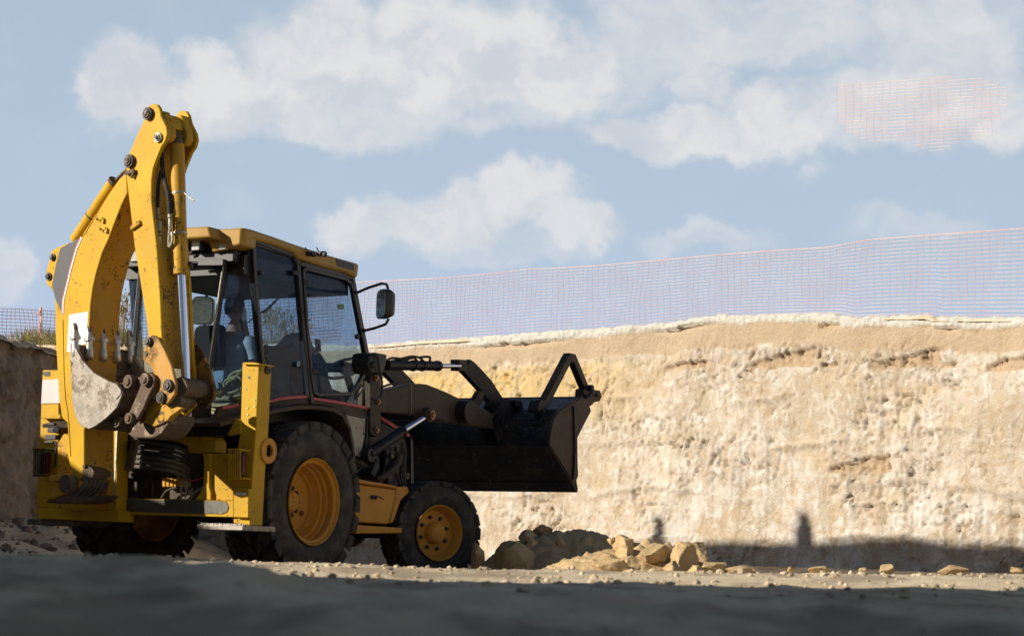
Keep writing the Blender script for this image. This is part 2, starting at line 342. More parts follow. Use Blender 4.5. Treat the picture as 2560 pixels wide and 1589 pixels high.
# ================================================================== EARTH: pit floor, cut faces, plateau
def smooth(a, b, x):
    t = min(1, max(0, (x - a) / (b - a))); return t * t * (3 - 2 * t)
def earth_mat(name, kind):
    m, t = newmat(name); P = objc(t)
    vc = t.new('ShaderNodeVertexColor'); vc.layer_name = 'zone'; sp = t.new('ShaderNodeSeparateColor'); t.put(sp.inputs[0], vc.outputs[0])
    big = t.noise(P, .9, 6, .62); med = t.noise(P, 5, 11, .74, .6); fine = t.noise(P, 42, 6, .75)
    str_ = t.noise(t.mapping(P, (5, 5, .8)), 1.6, 5, .65)
    if kind == 'wall':
        c = t.mix(t.ramp(big, .36, .64), (.51, .435, .335), (.60, .54, .46))
        c = t.mix(t.math('MULTIPLY', t.ramp(str_, .40, .66), .6), c, (.49, .37, .245))
        c = t.mix(t.math('MULTIPLY', t.ramp(med, .52, .60), .7), c, (.74, .69, .62))
        c = t.mix(t.math('MULTIPLY', t.ramp(med, .47, .40), .6), c, (.42, .31, .19))
        c = t.mix(t.math('MULTIPLY', t.ramp(t.noise(P, 1.7, 6, .7), .5, .66), .5), c, (.55, .435, .27))
        spz = t.new('ShaderNodeSeparateXYZ'); t.put(spz.inputs[0], P)
        lay = t.noise(t.mapping(P, (.35, .35, 5.5)), 1.0, 5, .6); c = t.mix(t.math('MULTIPLY', t.ramp(lay, .56, .66), .45), c, (.50, .36, .22))
        chalk = t.math('MULTIPLY', t.math('MULTIPLY', t.ramp(spz.outputs[2], 1.9, .8), t.ramp(t.math('ADD', t.noise(P, 1.3, 5, .6), t.math('MULTIPLY', med, .5)), .70, .86)), t.ramp(spz.outputs[0], .5, 3.0)); c = t.mix(t.math('MULTIPLY', chalk, .7), c, (.72, .68, .63))
        c = t.mix(t.math('MULTIPLY', t.ramp(t.noise(P, 17, 5, .7), .58, .68), .4), c, (.33, .235, .14))
        c = t.mix(t.math('MULTIPLY', sp.outputs[2], t.ramp(t.math('ADD', med, t.math('MULTIPLY', big, .4)), .48, .80)), c, (.62, .44, .18))
        c = t.mix(sp.outputs[1], c, t.mix(t.ramp(fine, .35, .65), (.42, .31, .20), (.52, .395, .265)))
        c = t.mix(sp.outputs[0], c, t.mix(t.ramp(fine, .3, .7), (.52, .49, .42), (.70, .68, .62)))
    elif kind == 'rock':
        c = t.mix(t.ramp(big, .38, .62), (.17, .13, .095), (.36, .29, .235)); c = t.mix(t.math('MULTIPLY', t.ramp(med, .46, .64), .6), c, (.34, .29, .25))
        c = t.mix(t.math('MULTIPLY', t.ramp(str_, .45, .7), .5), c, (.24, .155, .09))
    else:
        c = t.mix(t.ramp(big, .38, .62), (.62, .50, .33), (.72, .61, .43)); c = t.mix(t.math('MULTIPLY', t.ramp(med, .46, .66), .6), c, (.80, .70, .53))
        c = t.mix(t.math('MULTIPLY', t.ramp(fine, .55, .75), .45), c, (.27, .20, .13))
        c = t.mix(t.math('MULTIPLY', t.ramp(t.noise(t.mapping(P, (1, .4, 1)), 1.9, 6, .62), .48, .58), .65), c, (.30, .23, .155))
    hgt = t.math('ADD', t.math('MULTIPLY', med, .6), t.math('MULTIPLY', fine, .4))
    pbsdf(t, c, .92, 0, hgt, 1.0 if kind == 'wall' else .75, .05, spec=.2); return m
M['wall'] = earth_mat('cut_earth', 'wall'); M['rockwall'] = earth_mat('rocky_earth', 'rock'); M['soil'] = earth_mat('pale_soil', 'soil')

WA, WB = Vector((-2.3, 34, 0)), Vector((5.8, 25, 0)); WD = (WB - WA).normalized(); WN = Vector((-WD.y, WD.x, 0)) * -1   # out of the right face
if WN.dot(Vector((-1, -1, 0))) < 0: WN = -WN
WC = WA - WD * 5.05                                     # corner of the pit
def on_wall(px, py, off=0):
    P = hit(px, py, WA + WN * off, WN); return (P - WC).dot(WD), P.z
TOPP = [(500, 850), (640, 858), (914, 862), (1051, 849), (1208, 841), (1355, 830), (1524, 818), (1681, 804), (1787, 789), (2060, 781), (2096, 783), (2102, 790), (2320, 784), (2328, 791), (2560, 790), (3100, 770)]
TOPS = sorted(on_wall(*p) for p in TOPP)
def interp(tab, s):
    if s <= tab[0][0]: return tab[0][1]
    for (a, b), (c, d) in zip(tab, tab[1:]):
        if s <= c: return b + (d - b) * (s - a) / (c - a)
    return tab[-1][1]
PATCH = []                                              # smooth brown recesses: centre s, z, half length, half height
for (u, v, du, dv) in [(1000, 305, 190, 42), (1660, 305, 190, 42), (2280, 315, 170, 42), (480, 332, 120, 17), (1430, 880, 165, 40), (1265, 330, 45, 14), (1890, 330, 45, 14), (1260, 118, 60, 16), (1350, 400, 0, 0)]:
    if du == 0: continue
    a = on_wall(*px_of(8, u - du, v)); b = on_wall(*px_of(8, u + du, v - dv * .4)); c0 = on_wall(*px_of(8, u, v)); c1 = on_wall(*px_of(8, u, v - dv))
    PATCH.append(((a[0] + b[0]) / 2, c0[1], (b[0] - a[0]) / 2, c1[1] - c0[1], du > 100))
CRACK = [tuple(on_wall(*px_of(8, u, 100))[0] for u in (250, 700)), tuple(on_wall(*px_of(8, u, 100))[0] for u in (1790, 1980)), tuple(on_wall(*px_of(6, u, 90))[0] for u in (850, 1900))]
def wall_disp(s, z, top):
    dz = top - z
    d = .16 * fbm(s * .35, z * .3, 1.3, 3) + .055 * fbm(s * 1.3, z * 1.1, 4.1, 3)
    r = fbm(s * 4.2, z * 3.4, 9.2, 4); r2 = abs(fbm(s * 2.3, z * 2.0, 2.2, 4))
    body = smooth(.30, .55, dz)
    rm = .22 + .78 * smooth(-.12, .16, fbm(s * .55, z * .75, 50, 2)); body *= rm
    d += body * ((.030 * r) - .05 * smooth(.05, .0, r2) * smooth(-.1, .3, r) + .024 * fbm(s * 9, z * 6, 3.3, 3) + .022 * fbm(s * 22, z * 15, 3.3, 2))
    pit = fbm(s * 6.5 + 3, z * 8, 17, 4); d -= (body + .1) * .042 * smooth(.25, .30, pit)
    pt2 = fbm(s * 12 + 3, z * 15, 19, 3); d -= (body + .1) * .035 * smooth(.27, .33, pt2)
    ck = abs(fbm(s * 2.6 + 1.5 * fbm(s * 2, z * 2, 5, 2), z * 1.1, 31, 3)); d -= (body + .2) * .07 * smooth(.022, .004, ck) * smooth(-.12, .08, fbm(s * .9, z * .9, 41, 2))
    g = math.sin((s + .22 * fbm(s * .7, z * .35, 5, 3)) * 2 * math.pi / .47)                       # tooth marks of the digger
    tz = z / .62 + .45 * fbm(s * .45, z * .3, 77, 3); d += .035 * smooth(.80, .97, tz - math.floor(tz)) * smooth(-.05, .15, fbm(s * .7, z * 2, 78, 2)) * smooth(.3, .5, dz)
    d += (.3 + body) * .015 * smooth(.2, .5, g) * smooth(-.1, .1, fbm(s * .45, z * .35, 8, 2))
    wob = .05 * fbm(s * 1.6, 0, 3, 3) + .022 * fbm(s * 9, 4, 3, 3)
    capt = .115 + wob + .02 * math.sin(s * .9)
    cap = smooth(capt + .012, capt - .012, dz)
    d += .012 * cap + .024 * cap * fbm(s * 9, z * 12, 1, 3) + .03 * cap * fbm(s * 24, z * 26, 1, 2)
    for (a, b) in CRACK:
        if a < s < b: w = math.sin(math.pi * (s - a) / (b - a)); d -= .075 * w * smooth(capt - .005, capt + .012, dz) * smooth(capt + .02 + .06 * w, capt + .012, dz); d += .03 * w * cap
    band = smooth(capt, capt + .02, dz) * smooth(.44 + wob * 2.2, .40 + wob * 2.2, dz)
    pm = 0
    for (ps, pz, hl, hh, big) in PATCH:
        u = (s - ps) / hl
        if abs(u) < 1.25:
            v = (z - pz) / hh; tv = (-.25 + .8 * (u + 1) if big else .6) + .8 * fbm(s * 3.5, 0, 6, 4)
            m = smooth(-1.15, -.95, v + .3 * fbm(s * 3, 5, 1, 2)) * smooth(tv + .12, tv - .08, v) * smooth(1.04, .92, abs(u) + .1 * fbm(s * 4, z * 6, 2, 2))
            pm = max(pm, m)
    d -= .06 * pm
    orange = smooth(.34, .60, dz) * smooth(1.5, .85, dz) * smooth(5.0, 6.6, s) * smooth(12.0, 9.6, s)
    return d, cap, max(pm, band * .85), orange
def zone_mesh(name, verts, faces, zones, mat, kind='structure'):
    me = bpy.data.meshes.new(name); me.from_pydata(verts, [], faces); me.materials.append(mat)
    if zones:
        ca = me.color_attributes.new('zone', 'FLOAT_COLOR', 'POINT')
        for i, z in enumerate(zones): ca.data[i].color = (z[0], z[1], z[2], 1)
    for p in me.polygons: p.use_smooth = True
    o = bpy.data.objects.new(name, me); col.objects.link(o); tag(o, kind=kind); return o
def gridf(n, m): return [(i * m + j, (i + 1) * m + j, (i + 1) * m + j + 1, i * m + j + 1) for i in range(n - 1) for j in range(m - 1)]

def right_face():
    L = 21.0; ss = []; s = -1.4
    while s < L:
        ss.append(s); s += .021 if 4.6 < s < 18.6 else .1
    nz = 160; vs = []; zn = []
    for s in ss:
        top = interp(TOPS, s)
        for j in range(nz + 1):
            z = -.35 + (top + .35) * j / nz
            d, c, b, o = wall_disp(s, z, top)
            if j == nz: d -= .05
            foot = smooth(.55, 0, z) * (.12 + .1 * fbm(s * 2, 0, 0, 3))
            P = WC + WD * s + WN * (d + foot); vs.append((P.x, P.y, z + (.045 * fbm(s * 4, 1, 2, 3) + .03 * fbm(s * 17, 1, 2, 2)) * (j >= nz - 1))); zn.append((c, b, o))
    zone_mesh('excavation_face', vs, gridf(len(ss), nz + 1), zn, M['wall'])
    # plateau behind the face
    vs = []; 
    for s in ss[::6]:
        top = interp(TOPS, s); P = WC + WD * s
        for k, (off, dz) in enumerate(((.0, -.06), (-.04, -.015), (-.35, .0), (-2, -.05), (-300, 0))):
            q = P + WN * off; vs.append((q.x, q.y, (top + dz + .015 * fbm(s * 3, off, 0, 2) * (k > 0)) if k < 4 else 3.3))
    zone_mesh('plateau_ground', vs, gridf(len(ss[::6]), 5), None, M['soil'])
right_face()

LEFT = [(WC.x, WC.y), (-6.9, 33.4), (-7.35, 29), (-8.1, 24.5), (-8.9, 20), (-9.3, 9), (-9.3, -4), (-3, -9), (9, -9), (16, 2), (17, 14), (WC.x + WD.x * 21, WC.y + WD.y * 21)]
def left_faces():
    pts = []; 
    for i, ((ax, ay), (bx, by)) in enumerate(zip(LEFT, LEFT[1:])):
        l = math.hypot(bx - ax, by - ay); st = .035 if i < 2 else (.12 if i < 5 else .5); n = max(2, int(l / st))
        pts += [(ax + (bx - ax) * k / n, ay + (by - ay) * k / n, st < .1) for k in range(n)]
    pts.append(LEFT[-1] + (False,))
    vs = []; tops = []; s = 0; nz = 84
    for i, (x, y, hi) in enumerate(pts):
        x0, y0, _ = pts[max(0, i - 1)]; x1, y1, _ = pts[min(len(pts) - 1, i + 1)]
        T = Vector((x1 - x0, y1 - y0, 0)).normalized(); N = Vector((-T.y, T.x, 0))
        if N.dot(Vector((0 - x, 16 - y, 0))) < 0: N = -N
        s += math.hypot(x - x0, y - y0)
        top = 3.22 + .10 * fbm(s * .8, 3, 0, 3) + .05 * fbm(s * 4, 3, 0, 2)
        if i == 0: top = interp(TOPS, 0)
        tops.append((x, y, top, N))
        for j in range(nz + 1):
            z = -.35 + (top + .35) * j / nz
            rr = abs(fbm(s * 1.1, z * 1.0, 7, 4))
            d = .22 * fbm(s * .5, z * .5, 3, 3) + .22 * fbm(s * 1.8, z * 2.2, 6, 4) + .12 * fbm(s * 6, z * 6, 1, 3) + .05 * fbm(s * 15, z * 15, 1, 2) - .10 * smooth(.09, 0, rr) + .35 * smooth(1.0, 0, z)
            if i in (0, len(pts) - 1): d = 0
            vs.append((x + N.x * d, y + N.y * d, z))
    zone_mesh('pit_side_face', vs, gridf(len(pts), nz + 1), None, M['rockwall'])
    vs = []
    step = tops[::5] + [tops[-1]]
    for (x, y, top, N) in step:
        for k, (off, dz) in enumerate(((.1, -.1), (-.05, 0), (-.6, .03), (-3, .05), (-300, 0))):
            q = Vector((x, y, 0)) - N * (-off); vs.append((q.x, q.y, top + dz if k < 4 else 3.3))
    zone_mesh('plateau_ground', vs, gridf(len(step), 5), None, M['soil'])
left_faces()

def gh(x, y):
    t = x / max(y, 2.0)                                  # bearing from the lens only picks left or right of the low foreground hump
    left = smooth(-.05, -.14, t)
    near = .03 + .06 * smooth(2, 4.5, y) + (.075 * left + .012) * smooth(4.5, 6.2, y) * smooth(8.5, 6.6, y)
    mid = .105 + .052 * smooth(11.6, 13.6, y) + .012 * left
    mid += .020 * max(0, x) * smooth(8, 13, y)
    z = near + (mid - near) * smooth(6.8, 9.5, y)
    far = 0.0 + .15 * smooth(.9, 2.2, x - .12 * (y - 19))
    far += .13 * smooth(3.0, .6, abs((Vector((x, y, 0)) - WC).dot(WN))) * smooth(0, 2, x)
    z += (far - z) * smooth(16.9, 17.9, y + .35 * fbm(x * .7, y * .2, 0, 2))
    dl = x - (-7.2 - (29 - y) * .17)
    z += .55 * smooth(2.6, .2, dl) * smooth(14, 20, y) * (1 + .5 * fbm(x, y, 2, 3))
    bx, by = w2m(Vector((x, y, 0)))[:2]
    calm = smooth(1.7, 1.1, abs(by)) * smooth(-1.6, -.9, bx) * smooth(3.2, 2.6, bx)          # ground pressed flat under the wheels
    n = .030 * fbm(x * .9, y * .7, 3, 3) + .017 * fbm(x * 4, y * 3, 1, 3) + .009 * fbm(x * 13, y * 11, 2, 2) + .02 * max(0, fbm(x * 3.1, y * 2.7, 8, 2) - .25) + (1 - smooth(7.5, 9.5, y)) * (.05 * max(0, fbm(x * 2.4, y * 1.3, 5, 3)) - .006 + .012 * fbm(x * 7, y * 4, 15, 2))
    return z + n * (1 - calm) * (1.25 - .25 * smooth(6, 9, y)) - .012 * calm
def floor():
    ys = []; y = -9.5
    while y < 39: ys.append(y); y += (.5 if y < 2 else .07 if y < 9 else .055 if y < 19 else .11)
    xs = []; x = -10.5
    while x < 17.5: xs.append(x); x += (.055 if -3.6 < x < 5.2 else .14)
    vs = [(x, y, gh(x, y)) for y in ys for x in xs]
    o = zone_mesh('ground', vs, gridf(len(ys), len(xs)), None, M['soil'])
floor()

# unseen ridges added on the left bank to shade foreground, loader front and wall foot
def heap(name, xc, y0, y1, prof, wid, label):
    ny, nx = max(12, int((y1 - y0) / .16)), 16; vs = []
    for i in range(ny + 1):
        y = y0 + (y1 - y0) * i / ny; H = interp(prof, y)
        e = smooth(0, .35, min(y - y0, y1 - y))
        for j in range(nx + 1):
            u = j / nx * 2 - 1; h = (1 - abs(u) ** 1.4)
            z = 3.0 + (H - 3.0) * h * e + .10 * fbm(y * 1.3, u * 2, H, 3) * h * (0 if abs(u) < .13 else 1) + .04 * fbm(y * 2.5, 0, H, 3) * e
            vs.append((xc + u * wid + .15 * fbm(y, u, 3, 2), y, z))
    o = zone_mesh(name, vs, gridf(ny + 1, nx + 1), None, M['soil']); return o
heap('shade_ridge', -10.2, -8, 8.3, [(-8, 9), (8.3, 8.4)], 2.2, '')
heap('shade_ridge', -5.6, -7, 4.5, [(-7, 5.5), (4.5, 4.6)], 2.6, '')  # added to block sky fill over the foreground
heap('shade_ridge', -10.4, 18.05, 26.0, [(18.0, 7.75), (20.2, 7.50), (22.5, 6.88), (25.3, 5.93), (25.45, 5.6), (26, 5.6)], 2.0, '')
for y, z, hh in ((25.80, 5.6, .50), (23.62, 6.50, .36)):
    mb = MB(); mb.prism([(-10.45, y - .08, z - .3), (-10.45, y + .10, z - .3), (-10.45, y + .14, z + .12), (-10.45, y + .07, z + .28), (-10.45, y + .08, z + hh), (-10.45, y - .07, z + hh), (-10.45, y - .08, z + .28), (-10.45, y - .13, z + .12)], (.06, 0, 0))
    o = mb.build('shadow_post', M['rusty_yellow'])  # added out of view to cast the upright shadows on the wall
    tag(o, 'unseen short post added on the ridge left of the pit to shadow the wall foot' + (', nearer the camera' if y < 24 else ', farther from the camera'), 'post', 'posts added to shadow the wall foot')

# ------------------------------------------------------------------ rocks and spoil
def rock(name, c, d, seed, mat, sub=3, cuts=12, rough=.12):
    rnd = random.Random(seed); bm = bmesh.new(); bmesh.ops.create_icosphere(bm, subdivisions=sub, radius=1)
    pl = []
    for _ in range(cuts):
        n = Vector((rnd.gauss(0, 1), rnd.gauss(0, 1), rnd.gauss(0, .8))).normalized(); pl.append((n, rnd.uniform(.45, .78)))
    rot = Matrix.Rotation(rnd.uniform(0, 6.28), 3, 'Z')
    for v in bm.verts:
        p = v.co.copy()
        for n, k in pl:
            e = p.dot(n) - k
            if e > 0: p -= n * e * .99
        p *= 1 + rough * 1.6 * fbm(p.x * 1.6 + seed, p.y * 1.6, p.z * 1.6, 2) + rough * .6 * fbm(p.x * 6 + seed, p.y * 6, p.z * 6, 3) + rough * .35 * fbm(p.x * 15 + seed, p.y * 15, p.z * 15, 2)
        p = rot @ p; v.co = Vector((p.x * d[0] * .62, p.y * d[1] * .62, p.z * d[2] * .62))
    me = bpy.data.meshes.new(name); bm.to_mesh(me); bm.free(); me.materials.append(mat)
    for p in me.polygons: p.use_smooth = True
    me.set_sharp_from_angle(angle=R(24))
    o = bpy.data.objects.new(name, me); col.objects.link(o); o.location = c; return o
M['rock'] = earth_mat('clay_rock', 'soil')
m, t = newmat('dry_clay'); P = objc(t); n1 = t.noise(P, 6, 6, .65); n2 = t.noise(P, 50, 4, .7)
c = t.mix(t.ramp(n1, .35, .65), (.42, .30, .15), (.54, .40, .22)); c = t.mix(t.math('MULTIPLY', t.ramp(n2, .55, .75), .6), c, (.20, .135, .08))
pbsdf(t, c, .93, 0, t.math('ADD', n1, t.math('MULTIPLY', n2, .5)), .6, .02, spec=.2); M['clay'] = m
def at_depth(px, py, d): v = ray(px, py); return EYE + v * (d / v.y)
RK = [  # crop 7 centre, size (px of crop), depth, depth size, label
    ((1180, 450), (150, 90), 17.0, .16, 'flat-topped clay clod at the crest of the sunlit rubble'),
    ((1365, 540), (215, 155), 16.6, .24, 'big rounded clay boulder in the middle of the rubble'),
    ((1230, 628), (140, 125), 16.3, .16, 'wedge-shaped clod leaning below the big rounded boulder'),
    ((1625, 590), (180, 215), 16.5, .24, 'tall slab-like clay block at the right of the rubble'),
    ((1705, 545), (150, 150), 16.8, .20, 'clod propped behind the tall slab-like block'),
    ((1600, 480), (130, 80), 16.9, .16, 'small rough clod sitting on top of the tall slab-like block'),
    ((1060, 625), (230, 120), 16.2, .22, 'long low clay lump at the left foot of the sunlit rubble'),
    ((1350, 665), (260, 70), 16.1, .14, 'flat pale clod lying in front of the big rounded boulder'),
    ((1520, 640), (120, 120), 16.2, .14, 'blocky clod between the flat pale one and the tall slab'),
    ((1700, 655), (160, 70), 16.1, .14, 'lump at the foot of the tall slab-like block'),
    ((1815, 618), (140, 85), 16.3, .14, 'hooked clod just right of the tall slab-like block'),
    ((1990, 655), (200, 62), 16.3, .14, 'long low clod that ends the rubble on the right'),
    ((1185, 540), (170, 100), 16.8, .2, 'broad clod under the crest of the sunlit rubble'),
    ((1085, 435), (62, 50), 17.1, .1, 'small knob of clay left of the rubble crest'),
    ((1175, 590), (90, 70), 16.5, .1, 'shaded small clod between the long low lump and the wedge'),
    ((1510, 545), (60, 45), 16.9, .08, 'tiny clod between the rounded boulder and the tall slab'),
    ((375, 560), (225, 240), 19.9, .34, 'large upright boulder in shade beside the front tyre'),
    ((480, 400), (95, 70), 20.4, .2, 'dark lump on the left shoulder of the shaded spoil mound'),
    ((590, 365), (110, 90), 20.6, .2, 'dark rounded lump on the summit of the shaded spoil mound'),
    ((720, 450), (70, 60), 19.6, .12, 'small stone halfway up the shaded spoil mound'),
    ((515, 445), (80, 60), 19.4, .12, 'small stone above the large upright shaded boulder'),
    ((120, 560), (110, 170), 19.8, .2, 'dark clod squeezed between front tyre and shaded boulder'),
    ((905, 610), (120, 60), 16.9, .14, 'low clod at the shade line of the spoil mound'),
]
for i, ((u, v), (w, h), d, dd, lab) in enumerate(RK):
    px, py = px_of(7, u, v); sc = d / CF / 2.866
    P = at_depth(px, py, d); o = rock('boulder' if w * h > 20000 else 'clod', P, (w * sc * 1.12, dd * 1.2, h * sc * 1.12), i * 3 + 1, M['clay'], 4 if w > 130 else 3)
    tag(o, lab, 'rock', 'lumps of clay in the spoil pile')
for i, (u, v, w, h) in enumerate([(810, 1455, 110, 44), (1195, 1455, 95, 40), (1570, 1452, 110, 42), (1930, 1455, 150, 44), (2285, 1455, 80, 36), (1050, 1452, 50, 24), (1440, 1455, 40, 24)]):
    px, py = px_of(8, u, v); d = 17.2; sc = d / CF / 2.1915; P = at_depth(px, py, d)
    o = rock('clod', P, (w * sc * 1.1, .12, h * sc * 1.15), 90 + i, M['clay'])
    tag(o, ['low clod on the ledge nearest the rubble pile', 'clod under the second post shadow on the ledge', 'third large clod along the ledge, counted from the rubble', 'longest clod on the ledge in front of the shaded wall foot', 'clod on the ledge nearest the right edge of the photo', 'small crumb between the first two large ledge clods', 'small crumb between the second and third large ledge clods'][i], 'rock', 'clods along the ledge')

def mound(name, cx, cy, rx, ry, h, seed, mat, label, skew=0):
    n = 90; vs = []
    z0 = gh(cx, cy) - .1
    for i in range(n + 1):
        for j in range(n + 1):
            u, v = i / n * 2 - 1, j / n * 2 - 1; r = math.hypot(u, v)
            x, y = cx + u * rx, cy + v * ry
            b = max(0, 1 - r ** 1.5); b = b ** .85
            z = z0 + h * b * (1 + skew * -u) + (.13 * fbm(x * 2.2, y * 2.2, seed, 4) + .09 * abs(fbm(x * 7, y * 7, seed, 3)) + .03 * fbm(x * 18, y * 18, seed, 2)) * smooth(0, .3, b)
            vs.append((x, y, z))
    o = zone_mesh(name, vs, gridf(n + 1, n + 1), None, mat, None); 
    tag(o, label, 'spoil heap'); return o
mound('spoil_mound', 0.80, 20.6, 1.25, 1.15, .62, 4, M['clay'], 'dark shaded mound of dug clay behind the rubble by the front wheel', .5)
mound('spoil_mound', 1.05, 17.0, .95, .60, .30, 9, M['clay'], 'low sunlit apron of loose clay under the rubble blocks')

# loose stones on the floor (countless)
ICO = [(0, 0, 1)] + [(.89 * math.cos(k * 1.2566), .89 * math.sin(k * 1.2566), .45) for k in range(5)] + [(.89 * math.cos(k * 1.2566 + .628), .89 * math.sin(k * 1.2566 + .628), -.45) for k in range(5)] + [(0, 0, -1)]
ICF = [(0, 1 + k, 1 + (k + 1) % 5) for k in range(5)] + [(1 + k, 6 + k, 1 + (k + 1) % 5) for k in range(5)] + [(1 + (k + 1) % 5, 6 + k, 6 + (k + 1) % 5) for k in range(5)] + [(11, 6 + (k + 1) % 5, 6 + k) for k in range(5)]
def scatter():
    rnd = random.Random(5); mb = MB()
    for _ in range(2600):
        y = rnd.uniform(3.5, 18.5) if rnd.random() < .35 else rnd.uniform(10.5, 17.5); x = rnd.uniform(-.26, .27) * y; r = (.004 + .024 * rnd.random() ** 4) * min(1, y / 11)
        if rnd.random() < .2: x = rnd.uniform(1, 5); y = rnd.uniform(16, 24)
        z = gh(x, y); b = len(mb.v)
        ico = [(p[0] * rnd.uniform(.75, 1.2), p[1] * rnd.uniform(.75, 1.2), p[2] * rnd.uniform(.6, 1.1)) for p in ICO]
        s = [rnd.uniform(.7, 1.3) for _ in range(3)]; a = rnd.uniform(0, 6.3); ca, sa = math.cos(a), math.sin(a)
        mb.add([(x + r * s[0] * (p[0] * ca - p[1] * sa), y + r * s[1] * (p[0] * sa + p[1] * ca), z + r * s[2] * .8 * p[2] + r * .3) for p in ico],
               ICF)
    o = mb.build('gravel', M['rock'], flat=True, fix=False); tag(o, 'loose stones and crumbs scattered over the pale pit floor', 'gravel', kind='stuff')
    mb = MB()
    for _ in range(700):                                  # rubble at the foot of the left face
        y = rnd.uniform(20, 33); x = -7.2 - (29 - y) * .17 + rnd.uniform(.1, 3.2) ** 1.2; r = .02 + .09 * rnd.random() ** 3; z = gh(x, y)
        s = [rnd.uniform(.7, 1.3) for _ in range(3)]; a = rnd.uniform(0, 6.3); ca, sa = math.cos(a), math.sin(a)
        ico = [(p[0] * rnd.uniform(.75, 1.2), p[1] * rnd.uniform(.75, 1.2), p[2] * rnd.uniform(.6, 1.1)) for p in ICO]
        mb.add([(x + r * s[0] * (p[0] * ca - p[1] * sa), y + r * s[1] * (p[0] * sa + p[1] * ca), z + r * s[2] * .8 * p[2] + r * .3) for p in ico],
               ICF)
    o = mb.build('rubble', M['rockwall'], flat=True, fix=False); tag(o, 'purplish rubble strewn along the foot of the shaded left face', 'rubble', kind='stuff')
scatter()

# ------------------------------------------------------------------ barrier netting
def net_mat(name, c1, c2):
    m, t = newmat(name); P = objc(t); n = t.noise(P, 2.5, 4, .6)
    p = pbsdf(t, t.mix(t.ramp(n, .35, .65), c1, c2), .45, spec=.5); return m
M['net'] = net_mat('orange_net', (.90, .42, .24), (.95, .68, .55)); M['net_red'] = net_mat('red_net', (.50, .07, .04), (.65, .14, .07))
def net(name, top, bot, n, rows, N, mat, label, rh, rv, keep=None, rt=None, group=None):
    """top/bot: functions 0..1 -> point"""
    mb = MB()
    def P(u, v):
        a, b = top(u), bot(u); p = a + (b - a) * v
        w = .030 * math.sin(u * n * .55 + 2.6 * v) * math.sin(v * 3.1) + .02 * fbm(u * n * .12, v * 1.5, 3, 2)
        return p + N * (.05 * fbm(u * n * .1, v * 1.5, 7, 2)) + (top(min(1, u + .002)) - top(max(0, u - .002))).normalized() * w
    for r in range(rows + 1):
        v = r / rows; run = []
        for i in range(n + 1):
            if keep is None or keep(i / n, v): run.append(P(i / n, v))
            else:
                if len(run) > 1: mb.sweep(run, rh, 4, cap=False)
                run = []
        if len(run) > 1: mb.sweep(run, (rt or rh) if r == 0 else rh, 4, cap=False)
    for i in range(n + 1):
        run = []
        for r in range(rows + 1):
            if keep is None or keep(i / n, r / rows): run.append(P(i / n, r / rows))
            else:
                if len(run) > 1: mb.sweep(run, rv, 3, cap=False)
                run = []
        if len(run) > 1: mb.sweep(run, rv, 3, cap=False)
        for r in range(rows + 1):                          # the thick knots where strands cross
            if keep is None or keep(i / n, r / rows):
                q = P(i / n, r / rows); k = rh * 2.1
                mb.add([q + UZ * k, q + WD * k, q - UZ * k, q - WD * k, q + N * k, q - N * k], [(0, 1, 4), (1, 2, 4), (2, 3, 4), (3, 0, 4), (1, 0, 5), (2, 1, 5), (3, 2, 5), (0, 3, 5)])
    o = mb.build(name, mat, flat=True, fix=False); tag(o, label, 'safety net', group); return o
FT = sorted(on_wall(*p, -.16) for p in [(700, 735), (905, 705), (1032, 699), (1109, 695), (1185, 688), (1262, 680), (1313, 674), (1414, 669), (1500, 664), (1808, 636), (2070, 618), (2110, 610), (2175, 599), (2560, 571), (3000, 545), (3300, 530)])
S0, S1 = on_wall(760, 720, -.16)[0], on_wall(3250, 540, -.16)[0]
def wpt(s, z, off): q = WC + WD * s + WN * off; return Vector((q.x, q.y, z))
net('barrier_net', lambda u: wpt(S0 + (S1 - S0) * u, interp(FT, S0 + (S1 - S0) * u), -.16), lambda u: wpt(S0 + (S1 - S0) * u, interp(TOPS, S0 + (S1 - S0) * u) - .02, -.16),
    int((S1 - S0) / .105), 21, WN, M['net'], 'long orange mesh safety net along the top of the sunlit cut face', .0024, .0018, rt=.0045)
cb = [(190, 665), (230, 705), (290, 795), (400, 830), (480, 860), (670, 895), (780, 895), (950, 850), (1035, 865), (1040, 905), (1150, 940), (1240, 975), (1330, 1010), (1430, 1050), (1500, 990), (1620, 915), (1730, 880), (1820, 860), (2000, 845), (2060, 800), (2120, 720), (2160, 560), (2225, 480)]
def kp(u, v):
    x = 190 + 2040 * u; yt = 205 - 97 * u * 1.38 if x < 1600 else 120; y = (205 - 140 * u) + (1050 - 205 + 30 * u) * v
    return y < interp(cb, x) and (x < 1600 or y > 120) and (x < 2060 or y > 195)
NP = WA + WN * -.16
net('torn_net', lambda u: hit(*px_of(9, 190 + 2040 * u, 205 - 140 * u), NP, WN), lambda u: hit(*px_of(9, 190 + 2040 * u, 1050 - 110 * u), NP, WN), 22, 21, WN, M['net'],
    'loose scrap of orange safety net high in the sky at upper right', .0021, .0011, keep=kp, rt=.003)
LP = Vector((-8.2, 33.5, 0)); LD = Vector((1, .96, 0)).normalized(); LN = Vector((LD.y, -LD.x, 0))
def lnt(px, py, off=0): P = hit(px, py, LP + LN * off, LN); return P
LT = [(-60, 768), (60, 773), (139, 778), (300, 764), (467, 753), (646, 746), (760, 738), (850, 730)]
def lx(u): return -60 + 910 * u
net('barrier_net', lambda u: lnt(lx(u), interp(LT, lx(u))), lambda u: lnt(lx(u), interp(LT, lx(u)) + 118), 92, 14, LN, M['net_red'], 'reddish mesh safety net behind the digging arm and cab at left', .0040, .0032)
mb = MB(); a = lnt(104, 772); b = lnt(100, 905)
